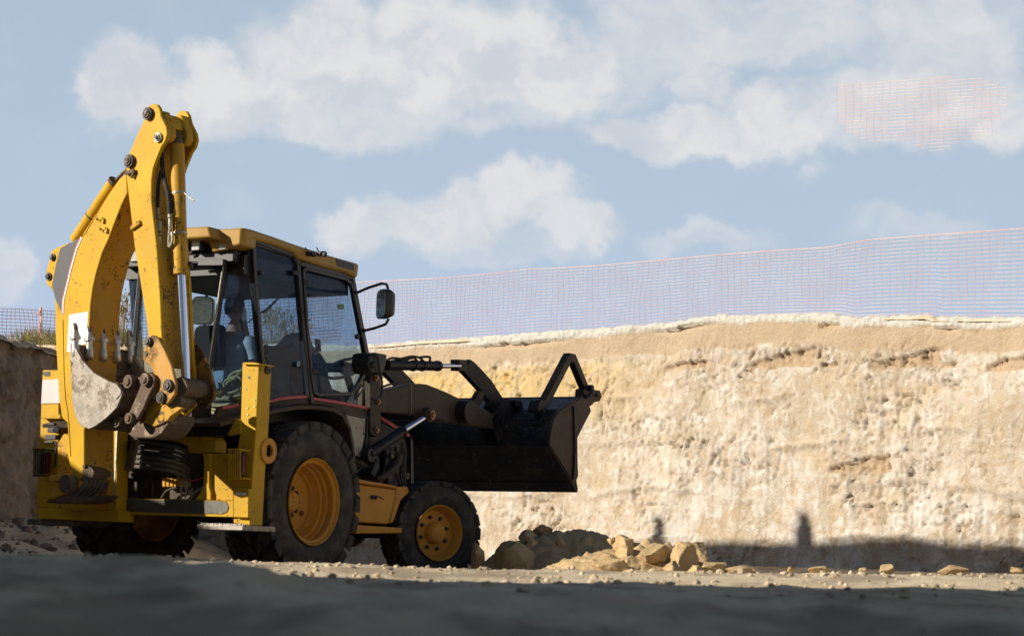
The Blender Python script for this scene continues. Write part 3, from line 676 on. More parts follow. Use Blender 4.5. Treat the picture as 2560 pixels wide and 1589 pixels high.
mb.sweep([a + Vector((0, -.05, .02)), a * .5 + b * .5 + Vector((.01, -.05, 0)), b + Vector((0, -.05, 0))], [.02, .016, .018], 8)
for k in range(14):
    q = a + (b - a) * random.random() * .8 + Vector((random.uniform(-.03, .03), -.07, 0)); mb.sweep([q, q + Vector((random.uniform(-.07, .07), 0, random.uniform(-.1, .02)))], .006, 4)
tag(mb.build('net_post', M['net']), 'orange stake with bunched mesh at the far left bank', 'post')

# ------------------------------------------------------------------ dry plants on the banks
m, t = newmat('dry_stem'); P = objc(t); pbsdf(t, t.mix(t.ramp(t.noise(P, 8, 3), .4, .6), (.36, .27, .14), (.22, .19, .08)), .8); M['dry'] = m
m, t = newmat('green_grass'); P = objc(t); pbsdf(t, t.mix(t.ramp(t.noise(P, 6, 3), .4, .6), (.12, .14, .035), (.34, .28, .11)), .8); M['grass'] = m
def shrub(px, ybase, ytop, d, spread, n, seed, label, mat=None, seeds=True):
    rnd = random.Random(seed); B = at_depth(px, ybase, d); H = (ybase - ytop) * d / CF; st = MB(); sd = MB()
    for _ in range(n):
        a = rnd.uniform(0, 6.28); rr = rnd.random() ** .7; top = B + Vector((math.cos(a) * spread * rr * 1.1, math.sin(a) * spread * rr, H * rnd.uniform(.45, 1)))
        p0 = B + Vector((math.cos(a) * spread * .25 * rr, math.sin(a) * spread * .3 * rr, -.1)); mid = p0 * .45 + top * .55 + Vector((rnd.uniform(-.02, .02), 0, .03))
        st.sweep([p0, mid, top], [.005, .0035, .0015], 4, cap=False)
        for k in range(6):
            f = rnd.uniform(.4, 1); q = mid + (top - mid) * f; e = q + Vector((rnd.uniform(-.06, .06), rnd.uniform(-.05, .05), rnd.uniform(.02, .10)))
            st.sweep([q, e], [.0022, .001], 3, cap=False)
            if seeds: sd.ball(e, rnd.uniform(.006, .014), 5, (1, 1, 1.8))
    o = st.build('dry_shrub', mat or M['dry'], fix=False, flat=True); tag(o, label, 'shrub', 'dry shrubs on the bank')
    if seeds: sd.build('seed_heads', mat or M['dry'], o, fix=False, flat=True)['kind'] = 'stuff'
shrub(688, 880, 765, 36.8, .34, 46, 1, 'tall dry feathery shrub seen through the cab rear side window')
shrub(730, 885, 800, 36.6, .30, 30, 4, 'lower dry shrub right of the feathery one, seen through the cab')
shrub(303, 850, 728, 33.5, .14, 22, 2, 'thin dry stalks between the raised boom and the dipper')
def grass():
    rnd = random.Random(3); mb = MB()
    for _ in range(1500):
        px = rnd.choice([rnd.uniform(55, 145), rnd.uniform(20, 150), rnd.uniform(270, 330), rnd.uniform(440, 520), rnd.uniform(620, 800)]); d = rnd.uniform(33.6, 35.5) if px < 400 else rnd.uniform(36, 37.2)
        B = at_depth(px, 862 if px < 400 else 880, d); h = rnd.uniform(.06, .32); l = Vector((rnd.uniform(-.12, .12), rnd.uniform(-.05, .05), h)); w = Vector((.006, 0, 0))
        mb.add([B - w, B + w, B + l * .6 + w * .6, B + l * .6 - w * .6, B + l], [(0, 1, 2, 3), (3, 2, 4)])
    tag(mb.build('grass', M['grass'], fix=False, flat=True), 'tufts of dry grass along the bank under the netting', 'grass', kind='stuff')
grass()

# ================================================================== BACKHOE LOADER
root = empty('backhoe_loader', MO, math.pi / 2 - YAW)
tag(root, 'yellow and black backhoe loader with folded digging arm, parked facing away in the pit', 'backhoe loader')
def part(name, mb, mat, parent=None, bevel=0, **kw): return mb.build(name, M[mat] if isinstance(mat, str) else mat, parent or root, bevel, **kw)
def V(*a): return Vector(a)

# ---------------------------------------------------------------- wheels
def tyre_mb(R_, w, rim, nlug, c, side, steer=0, lugh=.045, groove=.30):
    """side=+1: outer face towards +y"""
    ax = V(-math.sin(steer), math.cos(steer), 0) * side; fw = V(math.cos(steer), math.sin(steer), 0)
    h = w / 2; mb = MB(); Rc = R_ - lugh
    prof = [(h * .62, rim - .012), (h * .80, rim + .004), (h * .93, rim + .05), (h * 1.0, rim + (Rc - rim) * .42), (h * .985, rim + (Rc - rim) * .66), (h * .93, rim + (Rc - rim) * .72), (h * .90, Rc - .035), (h * .80, Rc - .012), (h * .5, Rc - .002), (0, Rc)]
    full = prof + [(-a, b) for a, b in reversed(prof[:-1])]
    mb.lathe(full, c, ax, 72)
    # rim protector ring and moulded band
    c = Vector(c)
    def pt(th, y, r): return c + ax * y + (fw * math.cos(th) + UZ * math.sin(th)) * r
    for sd in (1, -1):
        for i in range(nlug):
            t0 = 2 * math.pi * (i + (.5 if sd < 0 else 0)) / nlug; dt = 2 * math.pi / nlug * (1 - groove)
            rows = []
            N = 5
            for k in range(N + 1):                      # from shoulder to centre, swept back
                f = k / N; y = sd * (h * .985 * (1 - f) + .012 * f); sweep_ = -sd * 0 + .9 * 2 * math.pi / nlug * f ** 1.2
                wd = dt * (1 - .12 * f)
                rt = R_ - .012 * (abs(y) / h) ** 3
                rows.append([pt(t0 + sweep_ - wd / 2, y, Rc - .03), pt(t0 + sweep_ - wd / 2 + .006, y, rt), pt(t0 + sweep_ + wd / 2 - .006, y, rt), pt(t0 + sweep_ + wd / 2, y, Rc - .03)])
            y = sd * h * 1.0; r1 = rim + (Rc - rim) * .86; rows.insert(0, [pt(t0 - dt / 2, sd * h * .93, r1), pt(t0 - dt / 2 + .02, y * .985, r1 + .012), pt(t0 + dt / 2 - .02, y * .985, r1 + .012), pt(t0 + dt / 2, sd * h * .93, r1)])
            vs = [p for r in rows for p in r]; n = len(rows)
            fs = [(a * 4 + b, a * 4 + b + 1, a * 4 + b + 5, a * 4 + b + 4) for a in range(n - 1) for b in range(3)] + [(0, 1, 2, 3), tuple((n - 1) * 4 + b for b in (3, 2, 1, 0))]
            mb.add(vs, fs)
    return mb
def ring_pts(c, ax, r, n, a0=0):
    ax = Vector(ax).normalized(); a = ax.cross(UZ).normalized(); b = ax.cross(a)
    return [Vector(c) + (a * math.cos(2 * math.pi * i / n + a0) + b * math.sin(2 * math.pi * i / n + a0)) * r for i in range(n)]
def rear_wheel(side):
    c = V(0, side * .86, .6866); wh = tag(empty('wheel', c, 0), None); wh.parent = root; ax = V(0, side, 0); o0 = V(0, 0, 0)
    part('tyre', tyre_mb(.69, .44, .360, 23, o0, side, groove=.20), 'rubber', wh, .006, ang=40)
    mb = MB()
    prof = [(.205, .372), (.212, .366), (.205, .358), (.185, .350), (.172, .328), (.145, .326), (.135, .334), (.105, .334), (.095, .318), (.060, .316), (.050, .300), (.015, .296), (-.02, .280), (-.055, .262), (-.072, .225), (-.078, .15), (-.066, .125), (-.066, .0)]
    mb.lathe(prof, o0, ax, 56)
    mb.lathe([(-.20, .372), (-.207, .362), (-.19, .350), (-.10, .340), (-.02, .30), (-.025, .27)], o0, ax, 56)
    part('rim', mb, 'yellow_rim', wh, ang=22)
    mb = MB(); mb.lathe([(-.07, .088), (-.018, .084), (-.008, .074), (-.008, 0.0)], o0, ax, 28)
    part('hub', mb, 'yellow_rim', wh)
    for p in ring_pts(ax * -.062, ax, .122, 10):
        mb = MB(); mb.disc(p, .016, .035, ax, 6); mb.disc(p, .023, .012, ax, 12); part('wheel_nut', mb, 'pin', wh)
    mb = MB(); p = V(.195, 0, -.095) + ax * -.065; mb.disc(p, .024, .012, ax, 14); mb.disc(p, .012, .03, ax, 8); part('valve', mb, 'bronze', wh)
    for p in (V(0, .052, .035), V(0, .052, 0), V(0, .052, -.035)):
        mb = MB(); mb.disc(V(-.012, side * -.008, p.z), .006, .006, ax, 8); part('hub_bolt', mb, 'pin', wh)
rear_wheel(-1); rear_wheel(1)
def front_wheel(side, steer):
    c = V(2.11, side * .90, .482); wh = empty('wheel', c); wh.parent = root; ax = V(-math.sin(steer), math.cos(steer), 0) * side; o0 = V(0, 0, 0)
    part('tyre', tyre_mb(.487, .31, .248, 22, o0, side, steer, .024, .20), 'rubber', wh, .004, ang=40)
    mb = MB()
    mb.lathe([(.148, .262), (.155, .256), (.148, .246), (.120, .238), (.095, .222), (.060, .214), (.045, .205), (.040, .16), (.048, .12), (.048, 0)], o0, ax, 48)
    mb.lathe([(-.148, .262), (-.155, .25), (-.1, .235), (.03, .215)], o0, ax, 48)
    part('rim', mb, 'yellow_rim', wh, ang=50)
    mb = MB(); mb.lathe([(.04, .108), (.085, .098), (.115, .088), (.120, .082), (.120, .078), (.128, .074), (.132, .066), (.132, 0)], o0, ax, 32)
    part('hub', mb, 'yellow_rim', wh)
    for p in ring_pts(ax * .045, ax, .150, 8, .3):
        mb = MB(); mb.disc(p + ax * .012, .013, .035, ax, 6); mb.disc(p, .019, .012, ax, 12); part('wheel_nut', mb, 'pin', wh)
    mb = MB(); p = ax * .06 + V(.09, 0, -.175); mb.tube(p, p + V(.035, 0, .015), .014, 8); part('valve', mb, 'bronze', wh)
front_wheel(-1, -.389); front_wheel(1, -.36)

# ---------------------------------------------------------------- chassis
mb = MB()
mb.box((1.0, -.30, .86), (2.9, .06, .34)); mb.box((1.0, .30, .86), (2.9, .06, .34)); mb.box((-.55, 0, .95), (.5, .62, .5)); mb.box((1.9, 0, .95), (.9, .55, .25))
part('chassis', mb, 'brown', bevel=.008)
mb = MB(); mb.tube((0, -.7, .687), (0, .7, .687), .105, 20); mb.ball((0, 0, .69), .23, 16, (1.1, 1, 1)); mb.box((0, -.5, .687), (.26, .2, .3)); mb.box((0, .5, .687), (.26, .2, .3)); mb.tube((.1, 0, .69), (.8, 0, .8), .16, 14)
part('rear_axle', mb, 'brown', bevel=.01)
mb = MB(); mb.box((2.11, 0, .50), (.16, 1.3, .16)); mb.ball((2.11, 0, .49), .16, 14); mb.tube((1.0, 0, .62), (2.0, 0, .52), .035, 10); mb.tube((1.95, -.6, .5), (1.95, .6, .5), .025, 8)
part('front_axle', mb, 'brown', bevel=.01)
mb = MB()                                                # side box between the wheels: yellow tank with a rolled lip
plate(mb, 'S', -.86, -.36, [(908, 850), (1194, 885), (1165, 1010), (1130, 1125), (905, 1112)], 5)
plate(mb, 'S', -.90, -.36, [(905, 812), (1192, 862), (1192, 892), (1178, 880), (905, 842)], 5)
part('side_tank', mb, 'yellow_rim', bevel=.012)
mb = MB(); plate(mb, 'S', -.93, -.55, [(903, 1130), (1225, 1150), (1225, 1186), (903, 1190)], 5); part('step', mb, 'yellow_rim', bevel=.006)
mb = MB(); plate(mb, 'S', -.87, -.40, [(1190, 868), (1262, 868), (1275, 905), (1215, 960), (1165, 1110), (1140, 1120), (1178, 960)], 5); part('frame_bracket', mb, 'yellow_rim', bevel=.006)
mb = MB(); p = at('S', -.88, 5, 1035, 940); mb.box(p + V(0, .01, 0), (.07, .02, .035)); mb.sweep([p, p + V(.03, -.03, .005), p + V(.09, -.03, -.012)], .008, 6); mb.box(p + V(.015, -.02, 0), (.05, .03, .012)); part('latch', mb, 'pin')
mb = MB(); mb.box((1.25, .62, .75), (.8, .4, .4)); mb.box((1.2, 0, .55), (.9, .9, .12)); part('belly_plate', mb, 'brown', bevel=.02)

# hood, grille and what shows in front of the cab
mb = MB()
mb.prism([(1.38, -.46, 1.55), (1.38, -.46, 1.05), (2.34, -.46, .92), (2.34, -.46, 1.36), (2.25, -.46, 1.43), (1.6, -.46, 1.55)], (0, .92, 0))
part('hood', mb, 'black', bevel=.03)
mb = MB(); a, b = at('S', -.465, 6, 236, 735), at('S', -.465, 6, 472, 885); mb.bar(a, b, .012, .03); part('red_stripe', mb, 'red')
mb = MB()
for i in range(9): mb.box((1.92 + i * .042, -.472, 1.12), (.014, .02, .26))
mb.box((2.345, 0, 1.1), (.02, .86, .42)); part('grille', mb, 'frame_black')
mb = MB()                                                # engine bay pipes and brackets beneath the hood
plate(mb, 'S', -.60, -.57, [(1285, 520), (1300, 560), (1305, 870), (1285, 870)], 5)
plate(mb, 'S', -.58, -.56, [(1120, 600), (1195, 560), (1210, 640), (1200, 860), (1130, 850), (1110, 700)], 5)
part('engine_bracket', mb, 'frame_black', bevel=.003)
def hose(name, pts, r, mat='hose', parent=None, n=8, sm=4):
    P = [Vector(p) for p in pts]; out = []
    for i in range(len(P) - 1):
        p0, p1, p2, p3 = P[max(i - 1, 0)], P[i], P[i + 1], P[min(i + 2, len(P) - 1)]
        for k in range(sm):
            t_ = k / sm; out.append(.5 * ((2 * p1) + (p2 - p0) * t_ + (2 * p0 - 5 * p1 + 4 * p2 - p3) * t_ * t_ + (3 * p1 - p0 - 3 * p2 + p3) * t_ ** 3))
    out.append(P[-1]); mb = MB(); mb.sweep(out, r, n); return part(name, mb, mat, parent)
def S_(n, k, pts): return [at('S', n, k, *p) for p in pts]
def L_(n, k, pts): return [at('L', n, k, *p) for p in pts]
def B_(n, k, pts): return [at('B', n, k, *p) for p in pts]
hose('exhaust_pipe', S_(-.63, 5, [(1045, 825), (1120, 780), (1190, 715), (1210, 640)]), .034, 'brown')
hose('pipe', S_(-.66, 5, [(1000, 790), (1030, 720), (1020, 680), (985, 640)]), .05, 'frame_black')
hose('hose', S_(-.66, 5, [(900, 775), (930, 750), (950, 720), (1000, 735)]), .010)
hose('hose', S_(-.64, 5, [(1060, 850), (1130, 790), (1180, 770), (1200, 820), (1205, 860)]), .014, 'brown')
hose('hose', S_(-.62, 5, [(1225, 560), (1222, 700), (1215, 850)]), .012)
hose('hose', S_(-.62, 5, [(1248, 600), (1240, 720), (1245, 850)]), .012, 'hose_dusty')
for (u, v, r) in ((1150, 655, .03), (1185, 610, .022), (1255, 795, .03)):
    mb = MB(); p = at('S', -.62, 5, u, v); mb.disc(p, r, .03, (0, 1, 0), 14); part('fitting', mb, 'pin')

# ---------------------------------------------------------------- loader arms (near one at y<0, its twin mirrored)
def mir(pts): return [V(p.x, -p.y, p.z) for p in pts]
def both(fn):
    for s in (-1, 1): fn(s)
ARM = [(236, 512), (480, 462), (570, 455), (622, 462), (700, 492), (790, 530), (962, 612), (1080, 655), (1170, 712), (1195, 760), (1170, 825), (1000, 800), (800, 775), (680, 740), (612, 740), (590, 716), (480, 708), (236, 692)]
KPT = {}
def extr(mb, pts, y0, y1, s):                            # outline traced on the near side at y0, thickness towards the middle
    p = [V(q.x, y0 * -s, q.z) for q in pts]; return mb.prism(p, (0, (y1 - y0) * -s, 0))
TOW = S_(-.70, 5, [(1008, 88), (1072, 95), (1080, 200), (1080, 400), (1073, 508), (1050, 525), (1018, 512), (1005, 480), (1008, 300)])
ARMP = S_(-.66, 6, ARM)
LEV = S_(-.50, 6, [(905, 345), (950, 300), (975, 255), (1005, 275), (1070, 340), (1150, 430), (1215, 530), (1272, 620), (1235, 655), (1165, 640), (1120, 590), (1050, 500), (985, 430)])
LNK = S_(-.56, 6, [(1052, 512), (1090, 530), (1085, 580), (1045, 655), (985, 640), (1010, 585)])
CYA = S_(-.50, 6, [(285, 305), (700, 310), (712, 310), (885, 312)])
LIFT = S_(-.74, 6, [(135, 1035), (405, 852), (400, 852), (612, 722)])
def loader_side(s):
    q = lambda P: V(P.x, P.y * -s, P.z)
    mb = MB(); extr(mb, TOW, -.70, -.62, s); mb.box(V((TOW[0].x + TOW[1].x) / 2, .60 * s, 1.55), (.16, .05, .9)); part('loader_tower', mb, 'brown', bevel=.008)
    mb = MB(); extr(mb, ARMP, -.66, -.52, s); part('loader_arm', mb, 'brown', bevel=.012)
    mb = MB(); a, b = S_(-.662, 6, [(484, 462), (484, 706)]); mb.bar(q(a), q(b), .006, .012, (0, 1, 0)); part('weld_seam', mb, 'steel')
    kn = MB(); p = q(at('S', -.67, 6, 905, 690)); kn.disc(p + V(0, 0, 0), .118, .20, (0, 1, 0), 28); part('cross_tube_end', kn, 'black', bevel=.008)
    mb = MB(); extr(mb, LEV, -.50, -.44, s); extr(mb, LEV, -.62, -.585, s) if False else None; part('bell_crank', mb, 'black', bevel=.008)
    mb = MB(); extr(mb, LNK, -.56, -.50, s); part('link', mb, 'brown', bevel=.006)
    cy = MB(); cy.tube(q(CYA[0]), q(CYA[1]), .047, 20); cy.disc(q(CYA[1]), .052, .05, CYA[1] - CYA[0], 20); cyo = part('tilt_cylinder', cy, 'black')
    rd = MB(); rd.tube(q(CYA[1]), q(CYA[3]), .023, 16); part('rod', rd, 'chrome', cyo)
    br = MB(); extr(br, S_(-.52, 6, [(878, 256), (948, 262), (944, 352), (880, 350)]), -.52, -.42, s); part('bracket', br, 'brown', cyo, .004)
    lc = MB(); lc.tube(q(LIFT[0]), q(LIFT[1]), .052, 20); lc.disc(q(LIFT[1]), .057, .04, LIFT[1] - LIFT[0], 20); lc.disc(q(LIFT[0]) + V(-.01, 0, -.01), .06, .08, (0, 1, 0), 16); lco = part('lift_cylinder', lc, 'black')
    rd = MB(); rd.tube(q(LIFT[1]), q(LIFT[3]), .026, 16); part('rod', rd, 'chrome', lco)
    ey = MB(); e = q(at('S', -.74, 6, 622, 712)); ey.disc(e, .072, .07, (0, 1, 0), 24); part('rod_eye', ey, 'brown', lco, .006)
    pn = MB(); pn.disc(e + V(0, .045 * -s * -1 if s < 0 else .045, 0) * (1 if s > 0 else 1), .046, .03, (0, 1, 0), 20); pn.disc(V(e.x, e.y + (.058 * s), e.z), .026, .03, (0, 1, 0), 16); part('pin', pn, 'bronze', lco)
    for (u, v, r) in ((1045, 478, .032), (1055, 282, .03), (1040, 120, .03)):
        b = q(at('S', -.705, 5, u, v)); pm = MB(); pm.disc(b, r, .03, (0, 1, 0), 16); pm.disc(b + V(0, s * .015, 0), r * .55, .03, (0, 1, 0), 10); part('pin', pm, 'bronze')
both(loader_side)
mb = MB(); a = at('S', -.55, 6, 905, 690); mb.tube((a.x, -.55, a.z), (a.x, .55, a.z), .085, 20); part('cross_tube', mb, 'black')
hose('hose', S_(-.50, 6, [(290, 262), (330, 245), (400, 250), (450, 240), (500, 232), (560, 245), (600, 285), (640, 285)]), .012)
hose('hose', S_(-.52, 6, [(560, 240), (600, 235), (640, 238), (640, 265), (655, 285)]), .012)
hose('hose', S_(-.48, 6, [(300, 275), (380, 262), (440, 262), (500, 245), (530, 262), (560, 300)]), .011)
for u in (500, 575):
    mb = MB(); p = at('S', -.50, 6, u, 308); mb.disc(p, .056, .014, (1, 0, 0), 20); part('clamp', mb, 'pin')
hose('hose', S_(.30, 6, [(225, 490), (300, 465), (345, 458), (352, 480)]), .012, 'hose_dusty')

# ---------------------------------------------------------------- front loader bucket
def spts(pts, y=-1.2): return S_(y, 6, pts)
SIDE = spts([(1620, 950), (1632, 850), (1650, 760), (1672, 715), (1702, 678), (1780, 632), (1898, 570), (1938, 600), (1962, 680), (1900, 800), (1850, 900), (1852, 1100), (1857, 1210), (1842, 1250), (1857, 1333), (1800, 1240)])
PROF = spts([(1898, 572), (1702, 680), (1672, 717), (1650, 762), (1632, 850), (1621, 950), (1800, 1240), (1856, 1333)])
mb = MB()
for a, b in zip(PROF, PROF[1:]):
    d = (b - a).normalized(); nrm = V(d.z, 0, -d.x) * -.016
    mb.prism([V(a.x, -1.195, a.z), V(b.x, -1.195, b.z), V(b.x, -1.195, b.z) - nrm, V(a.x, -1.195, a.z) - nrm], (0, 2.39, 0))
bk = part('front_bucket', mb, 'bucket_black')
mb = MB(); a, b = PROF[0], PROF[1]; mb.bar(V(a.x - .02, -1.19, a.z - .01), V(a.x - .02, 1.19, a.z - .01), .05, .035); part('top_lip', mb, 'bucket_black', bk, .004)
mb = MB(); a, b = PROF[-2], PROF[-1]; d = (b - a).normalized(); nn = V(d.z, 0, -d.x) * .018
mb.prism([V(a.x, -1.2, a.z) + d * .02 + nn * .3, V(b.x, -1.2, b.z) + nn * .3, V(b.x, -1.2, b.z) + nn * 1.3, V(a.x, -1.2, a.z) + d * .02 + nn * 1.3], (0, 2.4, 0)); part('cutting_edge', mb, 'bucket_black', bk)
rq = random.Random(12); mb = MB()                     # bare steel and dried soil scuffs on the creases of the bucket, also painting the highlight along its knee
for ia, ib, cnt in ((5, 5, 34), (6, 6, 26), (2, 2, 10), (7, 7, 22)):
    for _ in range(cnt):
        y_ = rq.uniform(-1.17, 1.1); l_ = rq.uniform(.01, .10) * rq.choice((.4, 1, 1.6)); c_ = PROF[ia]
        mb.box((c_.x - .003, y_, c_.z + rq.uniform(-.006, .010)), (.012, l_, rq.uniform(.003, .008)))
part('scuff_highlight', mb, 'brown_steel', bk)['kind'] = 'stuff'
mb = MB()
for _ in range(330):
    k_ = rq.choice((4, 5, 5, 5)); f_ = rq.random(); a, b = PROF[k_], PROF[k_ + 1]; q_ = a + (b - a) * f_; d = (b - a).normalized(); y_ = rq.uniform(-1.15, 1.1); l_ = rq.uniform(.008, .05)
    w_ = V(0, 1, 0) * l_ + d * rq.uniform(-.3, .6) * l_; o_ = V(-d.z, 0, d.x) * .0015; o_ = o_ if o_.x < 0 else -o_; t__ = rq.uniform(.0015, .005)
    p_ = V(q_.x, y_, q_.z) + o_; mb.add([p_, p_ + w_, p_ + w_ + d * t__, p_ + d * t__], [(0, 1, 2, 3)])
part('scratch', mb, 'galv', bk, fix=False)['kind'] = 'stuff'
for s in (-1, 1):
    mb = MB(); mb.prism([V(p.x, s * 1.205, p.z) for p in SIDE], (0, -s * .02, 0)); part('side_plate', mb, 'brown' if s < 0 else 'bucket_black', bk, .004)
a, b, c = spts([(1812, 645), (1822, 1000), (1800, 1240)])
mb = MB(); mb.bar(V(a.x, -1.212, a.z), V(b.x, -1.212, b.z), .012, .022, (0, 1, 0)); mb.bar(V(b.x, -1.212, b.z), V(c.x + .02, -1.212, c.z), .012, .022, (0, 1, 0)); part('rib', mb, 'black', bk)
mb = MB(); mb.bar(V(a.x - .02, -1.212, a.z), V(a.x + .05, -1.212, a.z + .004), .012, .02, (0, 1, 0)); part('rib', mb, 'black', bk)
mb = MB(); plate(mb, 'S', -1.19, -1.15, [(1905, 600), (1960, 550), (1990, 505), (2040, 512), (2054, 560), (2038, 600), (1998, 606), (1960, 640), (1925, 640)], 6); mb.disc(at('S', -1.2, 6, 2012, 550), .02, .03, (0, 1, 0), 12); part('ear', mb, 'brown', bk, .005)
mb = MB(); plate(mb, 'S', -1.12, -1.08, [(1850, 590), (1880, 545), (1962, 540), (1940, 610), (1900, 600)], 6); part('ear', mb, 'black', bk, .005)
for yy in (-.66, -.5, .5, .66):                         # hinge plates on the back of the bucket
    mb = MB(); P = S_(-.66, 6, [(1165, 712), (1205, 640), (1262, 575), (1330, 592), (1340, 640), (1300, 700), (1262, 800), (1240, 905), (1210, 935), (1185, 860), (1165, 800)]); mb.prism([V(p.x, yy, p.z) for p in P], (0, .03, 0)); part('hinge_plate', mb, 'black', bk, .004)
mb = MB(); plate(mb, 'S', -.70, -.62, [(1342, 590), (1400, 592), (1405, 640), (1440, 660), (1400, 668), (1345, 640)], 6); part('hinge_stop', mb, 'black', bk, .004)
mb = MB(); p = at('S', -.69, 6, 1205, 770); mb.disc(p, .07, .05, (0, 1, 0), 20); mb.disc(p + V(0, -.03, 0), .035, .03, (0, 1, 0), 14); part('hinge_pin', mb, 'black', bk)
mb = MB(); z = L_(3.80, 6, [(1478, 683), (1580, 688), (1562, 735), (1540, 785), (1468, 785)])
mb.bar(z[0], z[1], .03, .03); mb.bar(z[1], z[3], .03, .02); mb.bar(z[3], z[4], .03, .03); part('step_bracket', mb, 'bucket_black', bk)
# A-shaped guard on top, at the near end
G = S_(-1.02, 6, [(1562, 640), (1768, 245), (1805, 245), (1930, 548)])
mb = MB(); mb.bar(G[0], G[1], .085, .085, (0, 1, 0)); part('guard_tube', mb, 'brown', bk, .006)
mb = MB(); mb.bar(G[2], G[3], .085, .075, (0, 1, 0)); mb.box((G[1] + G[2]) / 2 + V(0, 0, -.0), (.13, .085, .09)); part('guard_tube', mb, 'black', bk, .006)
mb = MB(); plate(mb, 'S', -1.08, -.96, [(1530, 655), (1545, 590), (1605, 590), (1600, 670), (1580, 690), (1530, 690)], 6); part('guard_foot', mb, 'black', bk, .005)
mb = MB(); mb.disc(at('S', -1.08, 6, 1962, 492), .035, .05, (0, 1, 0), 14); plate(mb, 'S', -1.07, -.97, [(1905, 500), (1972, 480), (1975, 520), (1960, 560), (1900, 560)], 6); part('guard_foot', mb, 'black', bk, .004)

# ---------------------------------------------------------------- cab
CY = -.66                                                # near side glass plane
def tubebar(name, fr, n, k, pts, w, d, mat='frame_black', parent=None, bevel=.006, close=False):
    P = [at(fr, n, k, *p) for p in pts]; mb = MB(); N, _ = axis(fr)
    if close: P = P + [P[0]]
    for a, b in zip(P, P[1:]):
        e = (b - a).normalized() * w * .45; mb.bar(a - e, b + e, d, w, N) if False else mb.prism(_ringbar(a - e, b + e, w, N, d), N * d)
    return part(name, mb, mat, parent, bevel)
def _ringbar(a, b, w, N, d):
    t_ = (b - a).normalized(); s = t_.cross(N).normalized() * w / 2
    return [a + s - N * d / 2, b + s - N * d / 2, b - s - N * d / 2, a - s - N * d / 2]
cab = empty('cab'); cab.parent = root
# roof: crowned slab, drooping side rails, rear corner blocks
RY = .72
top = [(490, 82), (560, 96), (720, 150), (880, 208), (1120, 285), (1335, 346)]
low = [(1325, 445), (1308, 450), (1290, 436), (1235, 408), (1150, 392), (895, 308), (868, 268), (840, 256), (700, 205), (545, 162), (522, 190), (488, 196)]
RS = S_(-RY, 4, top + low)
mb = MB(); mb.prism(RS, (0, .17, 0)); mb.prism([V(p.x, RY, p.z) for p in RS], (0, -.17, 0))
zt = [V(p.x, -RY + .165, p.z) for p in S_(-RY, 4, top)]; zb = [V(p.x, -RY + .165, p.z - .105) for p in zt]
mb.prism(zt + list(reversed(zb)), (0, 2 * RY - .33, 0))
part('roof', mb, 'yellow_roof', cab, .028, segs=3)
X0 = zt[0].x
mb = MB()                                                # rear visor hood over the open window and the corner block
vis = L_(X0 - .10, 4, [(345, 96), (250, 86), (80, 104), (80, 165), (150, 168), (245, 172), (300, 185), (345, 160)])
zc = zt[0].z
mb.prism([V(X0 - .16, -.47, zc - .0), V(X0 - .16, .47, zc - .0), V(X0 - .16, .51, zc - .10), V(X0 - .16, -.51, zc - .10)], (.30, 0, .0))
mb.prism([V(X0 - .015, -RY + .01, zc - .004), V(X0 - .015, -.41, zc - .01), V(X0 - .015, -.35, zc - .09), V(X0 - .015, -.41, zc - .20), V(X0 - .015, -RY + .01, zc - .15)], (.22, 0, 0))
mb.prism([V(X0 - .015, RY - .01, zc - .004), V(X0 - .015, .41, zc - .01), V(X0 - .015, .35, zc - .09), V(X0 - .015, .41, zc - .20), V(X0 - .015, RY - .01, zc - .15)], (.22, 0, 0))
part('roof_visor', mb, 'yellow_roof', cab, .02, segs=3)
mb = MB(); mb.box((X0 + .9, 0, 2.66), (1.55, 1.30, .16)); part('headliner', mb, 'frame_black', cab)
mb = MB(); plate(mb, 'S', -RY - .004, -RY + .02, [(1165, 308), (1292, 350), (1296, 398), (1170, 362)], 4); part('side_badge', mb, 'grey_decal', cab)
for (u, v) in ((968, 275), (1048, 275)):
    p = at('S', -RY - .02, 4, u, v); mb = MB(); mb.box(p + V(0, .01, 0), (.05, .06, .035)); mb.tube(p + V(-.01, -.03, 0), p + V(.03, -.03, .0), .026, 12); mb.sweep([p, p + V(-.04, 0, .03), p + V(-.06, 0, .05)], .006, 6); part('marker_light', mb, 'plastic', cab, .004)
# work lights and clutter beneath the visor
def work_light(p):
    mb = MB(); mb.box(p, (.06, .105, .105)); mb.bar(p + V(.02, 0, .03), p + V(.02, 0, .12), .02, .03); o = part('work_light', mb, 'plastic', cab, .012)
    mb = MB(); mb.box(p + V(-.032, 0, -.005), (.008, .082, .084)); part('lens', mb, 'lens', o, .01)
work_light(at('L', X0 - .02, 4, 160, 212)); work_light(V(X0 - .02, .40, zc - .2))
mb = MB(); p = at('L', X0, 4, 345, 228); mb.box(p, (.04, .07, .04)); part('rear_trim', mb, 'lens', cab, .004)
mb = MB(); a, b = L_(X0 + .02, 4, [(172, 340), (355, 338)]); mb.bar(a, b, .05, .055); c_ = at('L', X0, 4, 95, 335); mb.bar(c_, a, .02, .02); part('rear_rail', mb, 'frame_black', cab, .004)
hose('wire', L_(X0, 4, [(85, 275), (110, 265), (125, 235), (140, 225)]), .010, 'hose_dusty', cab)
mb = MB(); mb.box((X0 + .09, 0, 2.72), (.10, 1.2, .10)); part('rear_header', mb, 'frame_black', cab, .01)

